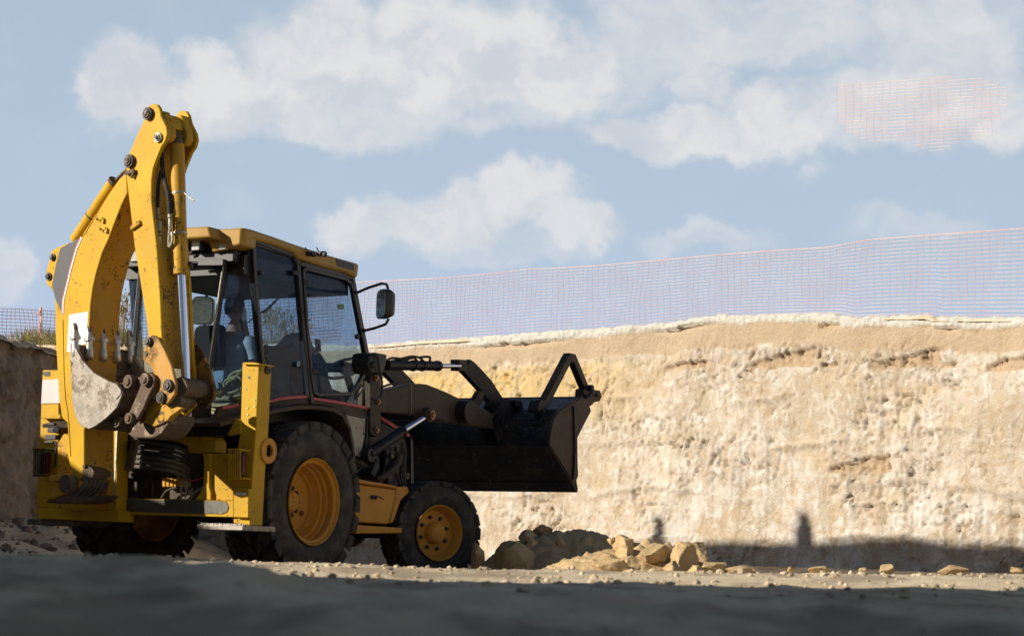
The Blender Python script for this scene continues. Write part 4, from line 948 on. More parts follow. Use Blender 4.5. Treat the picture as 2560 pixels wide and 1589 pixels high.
# posts
tubebar('door_post', 'S', CY, 4, [(548, 170), (565, 500), (600, 900), (622, 1080), (640, 1370)], .045, .06, parent=cab)
tubebar('door_post', 'S', CY, 4, [(868, 250), (905, 700), (955, 1150), (975, 1345)], .050, .055, parent=cab)
tubebar('front_post', 'S', CY, 4, [(1268, 430), (1330, 760), (1392, 1080), (1415, 1390)], .042, .06, parent=cab)
tubebar('sill_rail', 'S', CY, 4, [(548, 175), (850, 285), (885, 345), (1275, 450)], .045, .06, parent=cab)
# rear corner: slanting post that carries the quarter pane
QT, QB = at("L", -.57, 4, 378, 222), at("L", -.72, 4, 208, 1372)
CT, CB = at('S', CY, 4, 548, 190), at('S', CY, 4, 640, 1372)
mb = MB(); mb.bar(QT, QB, .035, .04); part('corner_post', mb, 'frame_black', cab, .006)
mb = MB(); mb.bar(QT + V(-.022, 0, 0), QB + V(-.022, 0, 0), .012, .02); part('window_track', mb, 'galv', cab)
mb = MB(); m1 = V(QT.x, -QT.y, QT.z), V(QB.x, -QB.y, QB.z); mb.bar(m1[0], m1[1], .045, .05); part('corner_post', mb, 'frame_black', cab, .006)
def pane(name, quad, mat, th=.006, parent=cab):
    nrm = (quad[1] - quad[0]).cross(quad[2] - quad[0]).normalized(); mb = MB(); mb.prism(quad, nrm * th); return part(name, mb, mat, parent)
pane('quarter_glass', [CT, QT, QB, CB], 'glass')
pane('quarter_glass', [V(p.x, -p.y, p.z) for p in (CT, QT, QB, CB)], 'glass')
g1 = [(575, 212), (845, 300), (868, 345), (900, 700), (955, 1318), (690, 1345), (645, 1370), (618, 1000), (590, 700)]
g2 = [(920, 395), (945, 385), (1225, 455), (1268, 490), (1285, 550), (1385, 1050), (1382, 1120), (1290, 1270), (1262, 1290), (1030, 1298), (1000, 1280), (985, 1200), (950, 850)]
og = pane('side_window', S_(CY, 4, g1), 'glass'); tubebar('window_seal', 'S', CY - .012, 4, [(572, 208), (848, 296), (874, 350), (905, 720), (962, 1322)], .014, .02, 'plastic', og, 0)
dr = empty('door'); dr.parent = cab
o2 = pane('door_glass', S_(CY, 4, g2), 'glass', parent=dr)
tubebar('door_frame', 'S', CY - .02, 4, g2, .034, .035, 'frame_black', dr, .005, close=True)
# far side: frame and panes
def far(P): return [V(p.x, -p.y, p.z) for p in P]
for nm, quad in (('side_window', S_(CY, 4, [(575, 212), (868, 300), (955, 1345), (640, 1370)])), ('door_glass', S_(CY, 4, [(920, 395), (1255, 455), (1385, 1120), (985, 1290)]))):
    pane(nm, far(quad), 'glass_clear', parent=cab)
for pts, w in (([(548, 170), (600, 900), (640, 1370)], .06), ([(868, 250), (905, 700), (975, 1345)], .05), ([(1268, 430), (1392, 1080), (1415, 1390)], .07), ([(548, 175), (1275, 450)], .10)):
    P = far(S_(CY, 4, pts)); mb = MB()
    for a, b in zip(P, P[1:]): mb.prism(_ringbar(a, b, w, V(0, 1, 0), .05), (0, .05, 0))
    part('far_post', mb, 'frame_black', cab)
# wind screen
P = S_(0, 4, [(1, 1)])[0]
AT, AB = at('S', CY, 4, 1275, 440), at('S', CY, 4, 1415, 1390)
pane('windscreen', [V(AT.x, CY + .05, AT.z), V(AT.x, -CY - .05, AT.z), V(AB.x, -CY - .05, AB.z), V(AB.x, CY + .05, AB.z)], 'glass_clear')
mb = MB(); mb.prism([V(AT.x - .01, CY + .05, AT.z - .17), V(AT.x - .01, -CY - .05, AT.z - .17), V(AT.x - .02, -CY - .05, AT.z), V(AT.x - .02, CY + .05, AT.z)], (-.02, 0, 0)); part('sun_strip', mb, 'glass', cab)
# lower body: side panel with the wheel arch, rear panel, dash
body = S_(CY - .005, 5, [(-22, 318), (100, 300), (310, 282), (450, 258), (575, 250), (607, 260), (1003, 332), (1000, 430), (985, 600), (962, 722), (897, 700), (886, 600), (862, 455), (810, 362), (745, 322), (640, 305), (500, 305), (380, 325), (310, 345), (250, 372), (100, 392), (-60, 420)])
mb = MB(); mb.prism(body, (0, .05, 0)); part('lower_panel', mb, 'brown', cab, .008)
mb = MB(); mb.prism(far(body), (0, -.05, 0)); part('lower_panel', mb, 'brown', cab, .008)
for seg in ([(-10, 328), (50, 318), (100, 305)], [(312, 283), (380, 266), (450, 257), (573, 250)], [(606, 262), (760, 285), (900, 310), (1000, 332)]):
    P = S_(CY - .012, 5, seg); mb = MB()
    for a, b in zip(P, P[1:]): mb.prism(_ringbar(a, b, .022, V(0, 1, 0), .004), (0, .004, 0))
    part('pink_stripe', mb, 'red', cab)
mb = MB(); plate(mb, 'S', CY - .02, CY, [(838, 372), (975, 400), (968, 520), (940, 668), (925, 672), (893, 642), (890, 560), (868, 450)], 5); part('footwell_panel', mb, 'side_panel', cab, .008)
mb = MB(); q = [(828, 362), (982, 395), (974, 530), (946, 680), (885, 650)]
P = S_(CY - .014, 5, q)
for a, b in zip(P, P[1:]): mb.prism(_ringbar(a, b, .012, V(0, 1, 0), .02), (0, .02, 0))
part('panel_seal', mb, 'plastic', cab)
mb = MB(); plate(mb, 'S', CY - .03, CY, [(905, 215), (945, 160), (970, 190), (925, 262)], 5); o = part('door_handle', mb, 'plastic', dr, .006)
mb = MB(); plate(mb, 'S', CY - .04, CY - .03, [(922, 215), (945, 182), (955, 192), (930, 228)], 5); part('latch', mb, 'galv', o, .003)
for (k, u, v, w, h) in ((4, 940, 480, .05, .045), (4, 1000, 1130, .06, .045), (4, 900, 1075, .04, .05), (4, 850, 412, .035, .04), (4, 605, 412, .03, .03)):
    mb = MB(); p = at('S', CY - .025, k, u, v); mb.box(p, (w, .04, h)); mb.disc(p + V(w * .5, -.005, -.0), .022, .04, (0, 1, 0), 14); part('hinge', mb, 'plastic', cab, .004)
for (u, v) in ((650, 1015), (905, 1075), (845, 412), (1318, 875)):
    mb = MB(); mb.disc(at('S', CY - .015, 4, u, v), .024, .03, (0, 1, 0), 16); part('knob', mb, 'plastic', cab, .004)
for (u, v) in ((670, 955), (1218, 1073)):                # window catches
    mb = MB(); p = at('S', CY + .03, 4, u, v); mb.box(p, (.10, .03, .035), Matrix.Rotation(.12, 3, 'Y')); mb.box(p + V(.05, 0, .01), (.06, .02, .022)); mb.ball(p + V(-.04, -.01, 0), .024, 10); part('window_catch', mb, 'plastic', cab, .006)
mb = MB(); plate(mb, 'S', CY + .01, CY + .014, [(618, 440), (655, 415), (680, 398), (715, 412), (755, 402), (752, 418), (720, 440), (690, 462), (655, 448), (618, 460)], 4); part('dark_decal', mb, 'plastic', cab)
mb = MB(); plate(mb, 'S', CY + .01, CY + .013, [(1006, 888), (1048, 895), (1056, 985), (1018, 980)], 4); part('dark_sticker', mb, 'grey_decal', cab)
mb = MB(); plate(mb, 'S', .63, .632, [(828, 845), (870, 850), (875, 942), (834, 938)], 4); part('dark_sticker', mb, 'grey_decal', cab)
mb = MB(); plate(mb, 'S', .63, .632, [(1170, 640), (1220, 640), (1222, 676), (1174, 680)], 4); part('yellow_sticker', mb, 'yellow_mark', cab)
# fender over the near rear wheel
FO = [(-40, 430), (60, 405), (180, 385), (300, 350), (370, 332), (500, 312), (640, 312), (745, 328), (808, 368), (860, 460), (884, 600), (892, 705)]
P0 = S_(-.93, 5, FO); 
def strip(P, y0, y1, th, name, mat, s=1):
    mb = MB()
    for a, b in zip(P, P[1:]):
        d = (b - a).normalized(); n = V(-d.z, 0, d.x) * th
        mb.prism([V(a.x, y0 * s, a.z), V(b.x, y0 * s, b.z), V(b.x, y0 * s, b.z) - n, V(a.x, y0 * s, a.z) - n], (0, (y1 - y0) * s, 0))
    return part(name, mb, mat, cab)
strip(P0, -.95, -.50, .03, 'fender', 'brown'); strip(P0, -.95, -.50, .03, 'fender', 'brown', -1)
FI = S_(-.60, 5, [(180, 395), (300, 360), (500, 322), (640, 322), (740, 340), (800, 380), (850, 470), (875, 600), (885, 700), (700, 760), (330, 760), (180, 600)])
mb = MB(); mb.prism([V(p.x, -.56, p.z) for p in FI], (0, .03, 0)); part('inner_arch', mb, 'frame_black', cab)
mb = MB(); mb.prism([V(p.x, .56, p.z) for p in FI], (0, -.03, 0)); part('inner_arch', mb, 'frame_black', cab)
# cab rear: sill, open window above, interior floor
mb = MB(); mb.prism([V(-.75, -.46, 1.20), V(-.75, .46, 1.20), V(-.73, .46, 1.47), V(-.73, -.46, 1.47)], (.05, 0, 0)); part('rear_sill', mb, 'brown', cab, .01)
mb = MB(); mb.prism([V(-.72, -.45, 1.28), V(-.72, .45, 1.28), V(-.36, .64, 1.28), V(1.3, .64, 1.28), V(1.3, -.64, 1.28), V(-.36, -.64, 1.28)], (0, 0, -.05)); part('cab_floor', mb, 'frame_black', cab)
mb = MB(); mb.prism([V(1.24, -.64, 1.25), V(1.36, -.64, 1.62), V(1.36, .64, 1.62), V(1.24, .64, 1.25)], (.03, 0, 0)); part('front_wall', mb, 'brown', cab)

# interior: seat, console, wheel, wipers
seat = empty('seat'); seat.parent = cab
sb = L_(-.15, 4, [(122, 835), (140, 800), (165, 790), (300, 786), (318, 800), (322, 1088), (120, 1088)])
mb = MB(); mb.prism(sb, (.11, 0, 0)); part('backrest', mb, 'cloth_black', seat, .03, segs=3)
sy = (sb[0].y + sb[4].y) / 2
mb = MB(); mb.box((.16, sy, 1.60), (.52, .50, .12)); part('cushion', mb, 'cloth_black', seat, .03, segs=3)
mb = MB(); mb.box((.14, sy, 1.42), (.38, .36, .28)); part('pedestal', mb, 'plastic', seat, .02)
mb = MB(); P = L_(-.42, 4, [(205, 1095), (215, 1230), (200, 1330), (150, 1300)]); mb.box((P[0] + P[2]) / 2, (.10, .12, .30)); part('rear_console', mb, 'side_panel', cab, .02)
for (u, v) in ((215, 1160), (190, 1170)):
    mb = MB(); p = at('L', -.42, 4, u, v); mb.tube(p, p + V(0, 0, .10), .012, 8); mb.ball(p + V(0, 0, .11), .022, 10); part('lever', mb, 'plastic', cab)
mb = MB(); mb.prism(S_(.60, 4, [(540, 960), (640, 955), (720, 935), (780, 865), (850, 845), (880, 940), (940, 1000), (990, 1080), (1000, 1320), (540, 1340)]), (0, -.20, 0)); part('side_console', mb, 'plastic', cab, .03)
mb = MB(); mb.prism(S_(-.10, 4, [(985, 1050), (1040, 1070), (1090, 1110), (1150, 1260), (1170, 1300), (1000, 1300)]), (0, .28, 0)); part('dash_console', mb, 'plastic', cab, .03)
W0 = at('S', -.05, 4, 1225, 1105); cx = V(-.55, 0, .83).normalized()
mb = MB(); a_ = cx.cross(V(0, 1, 0)).normalized(); ring = [W0 + (V(0, 1, 0) * math.cos(i * math.pi / 18) + a_ * math.sin(i * math.pi / 18)) * .20 for i in range(37)]
mb.sweep(ring, .016, 8, cap=False)
for i in (0, 12, 24): mb.tube(W0 - cx * .02, ring[i], .010, 6)
mb.disc(W0 - cx * .02, .05, .04, cx, 16); st = part('steering_wheel', mb, 'side_panel', cab)
mb = MB(); mb.tube(W0 - cx * .03, W0 - cx * .42, .035, 12); part('steering_column', mb, 'plastic', st)
mb = MB(); p = S_(.45, 4, [(640, 575), (700, 562), (800, 532), (860, 540), (800, 585), (700, 588)]); mb.prism(p, (0, -.04, 0)); part('interior_mirror', mb, 'plastic', cab, .01)
p = S_(.62, 4, [(752, 590), (650, 690), (605, 705), (520, 775)]); mb = MB(); mb.sweep(p, [.010, .018, .010, .006], 6); part('wiper', mb, 'plastic', cab)
hose('wire', S_(.45, 4, [(665, 530), (640, 560), (635, 578)]), .006, 'hose', cab)
mb = MB(); p = S_(.60, 4, [(480, 672), (512, 672), (516, 762), (482, 758)]); mb.prism(p, (0, .01, 0)); part('paper_sticker', mb, 'white', cab)

# mirrors
def mirror(head, arms, y, nm, face):
    P = S_(y, 4, head); c_ = sum(P, V(0, 0, 0)) / len(P); o = None
    mb = MB()
    for pts in arms: 
        Q = [at('S', yy, 4, u, v) for (u, v, yy) in pts]; mb.sweep(Q, .012, 8)
    ro = part('mirror_arm', mb, 'plastic', cab)
    return ro
# near mirror head: rounded box turned to look back and inwards
def mirror_head(c_, w, h, d, rz, tilt, nm, par):
    rot = Matrix.Rotation(rz, 3, 'Z') @ Matrix.Rotation(tilt, 3, 'Y')
    mb = MB(); n = 24; ringf, ringb, ringm = [], [], []
    for i in range(n):
        a = 2 * math.pi * i / n; ex = .45; cx_, cz_ = math.copysign(abs(math.cos(a)) ** ex, math.cos(a)) * w / 2, math.copysign(abs(math.sin(a)) ** ex, math.sin(a)) * h / 2
        ringf.append(c_ + rot @ V(-d * .35, cx_, cz_)); ringm.append(c_ + rot @ V(d * .2, cx_ * .97, cz_ * .98)); ringb.append(c_ + rot @ V(d * .6, cx_ * .62, cz_ * .8))
    vs = ringf + ringm + ringb
    fs = [(i, (i + 1) % n, n + (i + 1) % n, n + i) for i in range(n)] + [(n + i, n + (i + 1) % n, 2 * n + (i + 1) % n, 2 * n + i) for i in range(n)] + [tuple(range(n)), tuple(range(2 * n, 3 * n))]
    mb.add(vs, fs); o = part('mirror', mb, 'plastic', par, ang=50)
    mb = MB(); mb.prism([c_ + rot @ V(-d * .35 - .006, y_ * w / 2 * .9, z_ * h / 2 * .93) for y_, z_ in [(math.copysign(abs(math.cos(2 * math.pi * i / n)) ** .4, math.cos(2 * math.pi * i / n)), math.copysign(abs(math.sin(2 * math.pi * i / n)) ** .4, math.sin(2 * math.pi * i / n))) for i in range(n)]], rot @ V(.008, 0, 0))
    part('mirror_glass', mb, 'mirror', o); return o
mh = at('S', -1.12, 4, 1520, 640); mo = mirror_head(mh, .24, .26, .11, -.62, 0, 'mirror', cab)
mb = MB(); mb.sweep([at('S', CY, 4, 1308, 560), at('S', -.95, 4, 1400, 520), at('S', -1.08, 4, 1495, 490), at('S', -1.10, 4, 1530, 495), at('S', -1.12, 4, 1542, 530)], .013, 8); part('mirror_arm', mb, 'plastic', mo)
mb = MB(); mb.sweep([at('S', CY, 4, 1355, 835), at('S', -.97, 4, 1440, 815), at('S', -1.10, 4, 1525, 785), at('S', -1.12, 4, 1545, 745)], .013, 8); part('mirror_arm', mb, 'plastic', mo)
mb = MB(); plate(mb, 'S', CY - .03, CY + .02, [(1298, 545), (1322, 545), (1325, 605), (1308, 605)], 4); mb.disc(at('S', CY - .02, 4, 1357, 832), .022, .04, (0, 1, 0), 12); part('mirror_clamp', mb, 'plastic', mo, .004)
mh2 = at('S', .92, 4, 200, 688); mo2 = mirror_head(mh2, .215, .265, .10, .35, 0, 'mirror', cab)
mb = MB(); mb.sweep([mh2 + V(.02, .0, .13), mh2 + V(.03, -.02, .16), mh2 + V(.05, -.14, .165), mh2 + V(.07, -.3, .13)], .012, 8); mb.sweep([mh2 + V(.02, 0, -.13), mh2 + V(.04, -.05, -.2), mh2 + V(.07, -.3, -.16)], .012, 8); part('mirror_arm', mb, 'plastic', mo2)
# lamp box ahead of the door with its guard hoop
mb = MB(); plate(mb, 'S', -.98, -.78, [(150, 208), (200, 200), (296, 216), (282, 300), (250, 388), (160, 372), (140, 300)], 6); lb = part('head_lamp', mb, 'plastic', root, .02)
mb = MB(); p = at('S', -.985, 6, 165, 300); mb.ball(p, .03, 10); part('lamp_knob', mb, 'frame_black', lb)
hose('lamp_guard', S_(-1.0, 6, [(185, 215), (212, 235), (225, 330), (242, 420), (246, 520), (238, 560), (205, 578), (160, 580)]), .012, 'plastic', lb)

# ================================================================== digging arm (boom, dipper, bucket) in its own upright plane
def bplate(name, w0, w1, pts, k, mat, par, bevel=.006):
    mb = MB(); plate(mb, 'B', w0, w1, pts, k); return part(name, mb, mat, par, bevel)
def scuff(o):
    o.data.materials.append(M['scuffed'])
    for p in o.data.polygons:
        if p.normal.dot(-BB) > .25: p.material_index = 1
arm = empty('digging_arm'); arm.parent = root
boom_pts = [(1, 770, 640), (1, 715, 692), (1, 640, 800), (1, 540, 960), (1, 450, 1090), (1, 438, 1128), (1, 345, 1165), (1, 270, 1195), (1, 215, 1222), (1, 198, 1250), (1, 165, 1400), (1, 163, 1440), (1, 172, 1490),
            (2, 203, 62), (2, 232, 112), (2, 236, 400), (2, 252, 700), (2, 264, 900), (2, 285, 1040), (2, 340, 1090), (3, 372, 360), (3, 395, 470), (3, 410, 560), (3, 462, 640), (3, 520, 610), (3, 530, 500), (3, 530, 185),
            (2, 462, 1110), (2, 468, 900), (2, 480, 600), (2, 497, 300), (2, 503, 180), (2, 520, 60), (1, 545, 1400), (1, 590, 1250), (1, 640, 1140), (1, 700, 980), (1, 740, 880), (1, 783, 792)]
bo = bplate('boom', .155, -.155, boom_pts, None, 'yellow', arm, .01); scuff(bo)
bplate('dark_decal', .158, .154, [(1, 275, 1210), (1, 428, 1132), (1, 388, 1225), (1, 345, 1365), (1, 316, 1480), (2, 286, 150), (2, 285, 248), (2, 240, 150), (2, 212, 40), (1, 212, 1480), (1, 240, 1340)], None, 'grey_decal', bo, 0)
def ribbon(fr, n, pts, w, th, name, mat, par):
    P = [at(fr, n, *p) for p in pts]; N, _ = axis(fr); mb = MB()
    for a, b in zip(P, P[1:]): mb.prism(_ringbar(a, b, w, N, th), N * th)
    return part(name, mb, mat, par)
ribbon('B', .158, [(1, 434, 1128), (1, 394, 1215), (1, 352, 1365), (1, 323, 1490), (2, 294, 155), (2, 291, 255)], .026, .004, 'stripe', 'white', bo)
ribbon('B', .160, [(1, 427, 1132), (1, 387, 1218), (1, 345, 1365), (1, 316, 1490), (2, 288, 155), (2, 287, 255)], .007, .004, 'stripe', 'red', bo)
bplate('blank_sticker', .158, .154, [(2, 340, 262), (2, 482, 237), (2, 478, 470), (2, 420, 505), (2, 345, 545), (2, 325, 540)], None, 'white', bo, 0)
ribbon('B', .157, [(2, 292, 300), (2, 300, 700), (2, 312, 900), (2, 330, 1000), (2, 340, 1130), (2, 350, 1330)], .010, .008, 'weld_seam', 'yellow', bo)
ribbon('B', .157, [(1, 545, 960), (1, 470, 1080), (1, 445, 1120)], .008, .006, 'weld_seam', 'yellow', bo)
for (k, u, v, r) in ((1, 220, 1280, .032), (1, 190, 1425, .034)):
    mb = MB(); p = at('B', .158, k, u, v); mb.disc(p, r, .02, BW, 18); mb.disc(p + BW * .01, r * .6, .03, BW, 12); part('pin', mb, 'pin', bo)
for (u, v) in ((580, 990), (605, 1065)):
    p = at('B', .165, 1, u, v); mb = MB(); mb.bar(p - BB * -.035, p - BB * .03, .03, .02); mb.bar(p - BB * .03, p - BB * .03 - UZ * .035, .02, .03, BB); mb.tube(p + BB * .03 , p + BB * .03 + BW * .03, .012, 8); part('hose_clip', mb, 'yellow', bo)
# worn plate on the inner side of the boom foot
ip = [at('B', .12, 3, 560, 195), at('B', -.155, 3, 640, 190), at('B', -.155, 3, 700, 195), at('B', -.155, 3, 760, 262), at('B', -.155, 3, 757, 512), at('B', .155, 3, 530, 500), at('B', .155, 3, 530, 195)]
mb = MB(); q = [at('B', .150, 3, 532, 190), at('B', -.150, 3, 762, 225), at('B', -.150, 3, 757, 512), at('B', .150, 3, 530, 498)]; mb.prism(q, BB * .006); part('worn_plate', mb, 'rusty_yellow', bo)
mb = MB(); a, b = at('B', .165, 3, 525, 508), at('B', -.165, 3, 757, 522); mb.bar(a, b, .03, .025); part('ledge', mb, 'brown_steel', bo, .004)
mb = MB(); a, b = at('B', .14, 3, 560, 570), at('B', -.14, 3, 735, 575); mb.tube(a, b, .055, 16); part('foot_tube', mb, 'brown_steel', bo)
mb = MB(); plate(mb, 'B', -.15, -.18, [(3, 690, 530), (3, 742, 530), (3, 735, 610), (3, 725, 680), (3, 690, 750), (3, 650, 760), (3, 645, 720), (3, 680, 660)]); part('foot_lug', mb, 'brown_steel', bo, .006)
# lift ram along the outer edge of the boom
a, b = at('B', .04, 1, 392, 1150), at('B', .04, 1, 680, 715)
mb = MB(); mb.tube(a, b, .054, 22); lr = part('boom_cylinder', mb, 'yellow', bo)
mb = MB(); mb.disc(b + (b - a).normalized() * .005, .056, .03, b - a, 22); part('gland', mb, 'brown_steel', lr)
mb = MB(); mb.tube(b, at('B', .0, 1, 790, 600), .014, 12); part('rod', mb, 'brown_steel', lr)
mb = MB(); p = a + (b - a) * .42; mb.disc(p, .0565, .012, b - a, 22); part('clamp', mb, 'pin', lr)
# dipper
D_OUT = [(1, 975, 118), (1, 1003, 124), (1, 1022, 152), (1, 1035, 212), (1, 1074, 292), (1, 1083, 345), (1, 1068, 402), (1, 1038, 445), (1, 1000, 540), (1, 975, 612), (1, 963, 700), (1, 963, 860), (1, 980, 1000), (1, 1003, 1200), (1, 1020, 1440),
         (2, 1030, 140), (2, 1044, 470), (2, 1062, 700), (2, 1062, 920), (2, 905, 1080), (2, 935, 975), (2, 1000, 900), (2, 965, 600), (2, 940, 430), (2, 925, 300), (2, 895, 120), (1, 868, 1400), (1, 835, 1200), (1, 812, 1000), (1, 788, 800), (1, 770, 640), (1, 775, 545), (1, 800, 480), (1, 855, 350), (1, 905, 250), (1, 922, 180), (1, 940, 137)]
D_MID = [(1, 940, 300), (1, 960, 420), (1, 935, 560), (1, 905, 700), (1, 900, 860), (1, 930, 1000), (1, 985, 1180), (1, 1014, 1400), (2, 1026, 140), (2, 1040, 470), (2, 1050, 650), (2, 975, 650), (2, 940, 430), (2, 925, 300), (2, 895, 120), (1, 868, 1400), (1, 835, 1200), (1, 812, 1000), (1, 788, 800), (1, 790, 620), (1, 860, 380)]
dp = bplate('dipper', .17, .135, D_OUT, None, 'yellow', arm, .008)
Pd = outline('B', .17, D_OUT)
mb = MB(); mb.prism([p - BW * .305 for p in Pd], BW * -.035); part('far_plate', mb, 'yellow', dp, .008)
Pm = outline('B', .17, D_MID); mb = MB(); mb.prism([p - BW * .036 for p in Pm], BW * -.268); part('dipper_core', mb, 'yellow_worn', dp, .006)
for w0 in (.134, -.055):
    Pk = outline('B', .17, [(1, 1022, 165), (1, 1066, 290), (1, 1072, 350), (1, 1050, 395), (1, 980, 420), (1, 950, 250), (1, 990, 170)])
    mb = MB(); mb.prism([p + BW * (w0 - .17) for p in Pk], BW * -.079); part('head_block', mb, 'yellow_worn', dp, .012)
Pk = outline('B', .17, [(1, 1010, 180), (1, 1045, 245), (1, 1045, 290), (1, 990, 300), (1, 960, 220)]); mb = MB(); mb.prism([p - BW * .116 for p in Pk], BW * -.108); part('head_block', mb, 'yellow', dp, .01)
for (k, u, v, r, t_) in ((1, 945, 197, .052, .05), (1, 1018, 375, .042, .03), (1, 805, 555, .056, .05)):
    mb = MB(); p = at('B', .175, k, u, v); mb.disc(p, r, t_, BW, 26); mb.disc(p + BW * .012, r * .72, t_, BW, 22); o = part('pin', mb, 'pin' if v != 375 else 'galv', dp, .003)
    mb = MB(); mb.disc(p + BW * .03, r * .45, t_ * .6, BW, 6); part('pin_bolt', mb, 'pin', o)
mb = MB(); a, b = at('B', .19, 1, 768, 645), at('B', .19, 1, 835, 625); mb.bar(a, b, .02, .03); mb.bar(b, at('B', .19, 1, 812, 680), .02, .02, BW); part('hook_tab', mb, 'brown_steel', dp, .003)
mb = MB(); a, b = at('B', .18, 1, 812, 1062), at('B', .18, 1, 880, 1015); mb.bar(a, b, .03, .035); part('hose_clip', mb, 'yellow_worn', dp, .004)
# bucket ram down the inner side
a, b = at('B', 0, 1, 1158, 430), at('B', 0, 1, 1184, 1390)
mb = MB(); mb.tube(a, b, .058, 24); bc = part('bucket_cylinder', mb, 'yellow_worn', dp)
mb = MB(); mb.disc(b, .066, .045, b - a, 24); mb.disc(b + BB * -.0 - BW * .03 + (b - a).normalized() * -.01, .05, .05, BW, 14); part('gland', mb, 'yellow_worn', bc)
mb = MB(); mb.sweep([at('B', 0, 1, 1150, 340), at('B', 0, 1, 1155, 400), a + (b - a) * .03], [.04, .05, .058], 16); part('cylinder_eye', mb, 'brown_steel', bc)
c_ = at('B', 0, 2, 1226, 765); mb = MB(); mb.tube(b, c_, .037, 24); part('rod', mb, 'chrome', bc)
for f_ in (.385, .70):
    mb = MB(); p = a + (b - a) * f_; mb.disc(p, .0615, .016, b - a, 24); part('clamp', mb, 'galv', bc)
hose('zip_tie', B_(.03, 1, [(1215, 795), (1245, 825), (1285, 852)]), .006, 'galv', bc)
hose('port', B_(-.07, 1, [(1228, 1330), (1262, 1328), (1262, 1360)]), .016, 'brown_steel', bc)
hose('hose', B_(.08, 1, [(1035, 455), (1042, 540), (1055, 660), (1080, 770), (1098, 850), (1102, 950), (1103, 1060)]), .017, 'hose', dp)
hose('hose', B_(.10, 1, [(1050, 600), (1022, 690), (1012, 800), (1010, 905)]), .016, 'hose', dp)
hose('hose', B_(.08, 1, [(1103, 1050), (1098, 1120), (1096, 1200), (1120, 1160), (1118, 1090)]), .012, 'galv', dp)
for i in range(7):
    mb = MB(); p = at('B', .08, 1, 1094 + i * 1.6, 805 + i * 22); mb.disc(p, .022, .012, UZ, 12); part('hose_coil_ring', mb, 'hose', dp)
for (u, v0, v1, r) in ((1011, 905, 960, .015), (1013, 965, 990, .018), (1018, 1010, 1085, .026), (1021, 1100, 1118, .030), (1022, 1120, 1210, .016), (1103, 955, 985, .019), (1104, 990, 1075, .014)):
    mb = MB(); mb.tube(at('B', .10, 1, u, v0), at('B', .10, 1, u + 1, v1), r, 8 if r < .02 else 6); part('fitting', mb, 'galv', dp, .002)
# linkage between dipper and bucket
LP_ = [(965, 415), (990, 420), (1012, 442), (1060, 530), (1110, 640), (1145, 780), (1140, 860), (1082, 938), (1050, 942), (1015, 900), (1012, 765), (948, 640), (905, 615), (893, 590), (905, 520), (928, 490), (935, 440)]
for w0 in (.215, -.185):
    P = outline('B', .215, LP_, 2); mb = MB(); mb.prism([p + BW * (w0 - .215) for p in P], BW * -.03); part('link_plate', mb, 'rusty_yellow', arm, .008)
for (u, v, r) in ((945, 465, .035), (1095, 795, .048), (1040, 888, .045)):
    mb = MB(); p = at('B', .222, 2, u, v); mb.disc(p, r, .04, BW, 22); mb.disc(p + BW * .02, r * .66, .02, BW, 16); part('pin', mb, 'pin', arm, .003)
mb = MB(); p = at('B', .218, 2, 922, 560); mb.disc(p, .016, .01, BW, 12); part('pin', mb, 'pin', arm)
mb = MB(); mb.tube(at('B', .16, 2, 1175, 805), at('B', -.17, 2, 1345, 822), .072, 26); part('pivot_tube', mb, 'brown_steel', arm, .004)
mb = MB(); mb.tube(at('B', .17, 2, 1130, 905), at('B', -.17, 2, 1265, 915), .062, 22); part('pivot_tube', mb, 'brown_steel', arm, .004)
mb = MB(); mb.disc(at('B', 0, 2, 1226, 790), .058, .11, BW, 22); part('rod_eye', mb, 'brown_steel', arm)
for w0 in (.26, -.20):
    P = outline('B', .26, [(893, 722), (930, 700), (965, 705), (987, 738), (980, 800), (935, 885), (905, 965), (865, 1035), (842, 1080), (795, 1082), (772, 1035), (800, 985), (850, 870), (882, 790)], 2)
    mb = MB(); mb.prism([p + BW * (w0 - .26) for p in P], BW * -.035); part('curl_link', mb, 'brown_steel', arm, .008)
    P = outline('B', .26, [(790, 735), (850, 722), (885, 740), (880, 800), (850, 880), (820, 960), (790, 1040), (765, 1060), (780, 985), (815, 905), (835, 830), (800, 820), (765, 795), (765, 760)], 2)
    mb = MB(); mb.prism([p + BW * (w0 - .315) for p in P], BW * -.03); part('curl_link', mb, 'brown_steel', arm, .008)
for (u, v, r, w0) in ((925, 752, .052, .27), (805, 1045, .045, .27), (800, 768, .055, .24), (712, 1068, .05, .20)):
    mb = MB(); p = at('B', w0, 2, u, v); mb.disc(p, r, .05, BW, 24); mb.disc(p + BW * .02, r * .62, .035, BW, 6); part('pin', mb, 'brown_steel', arm, .004)
mb = MB(); mb.tube(at('B', .20, 2, 800, 768), at('B', -.20, 2, 950, 790), .045, 18); mb.tube(at('B', .2, 2, 712, 1068), at('B', -.2, 2, 870, 1090), .042, 18); part('cross_pin', mb, 'brown_steel', arm)
mb = MB(); plate(mb, 'B', .14, -.12, [(770, 1150), (800, 1100), (850, 1060), (930, 1075), (1000, 1105), (1070, 1075), (1090, 1010), (1104, 1020), (1095, 1080), (1040, 1160), (985, 1190), (950, 1195), (820, 1190)], 2); part('coupler', mb, 'brown_steel', arm, .012)
mb = MB(); plate(mb, 'B', .16, .10, [(905, 1078), (945, 975), (1052, 918), (1092, 962), (1150, 955), (1195, 965), (1105, 1030), (1085, 1062), (985, 1108)], 2); part('dipper_nose', mb, 'yellow_worn', arm, .008)
mb = MB(); mb.lathe([(-.04, .05), (.04, .05), (.04, .028), (-.04, .028)], at('B', .12, 2, 1065, 1040), BW, 18, close=True); part('hook_eye', mb, 'brown_steel', arm)
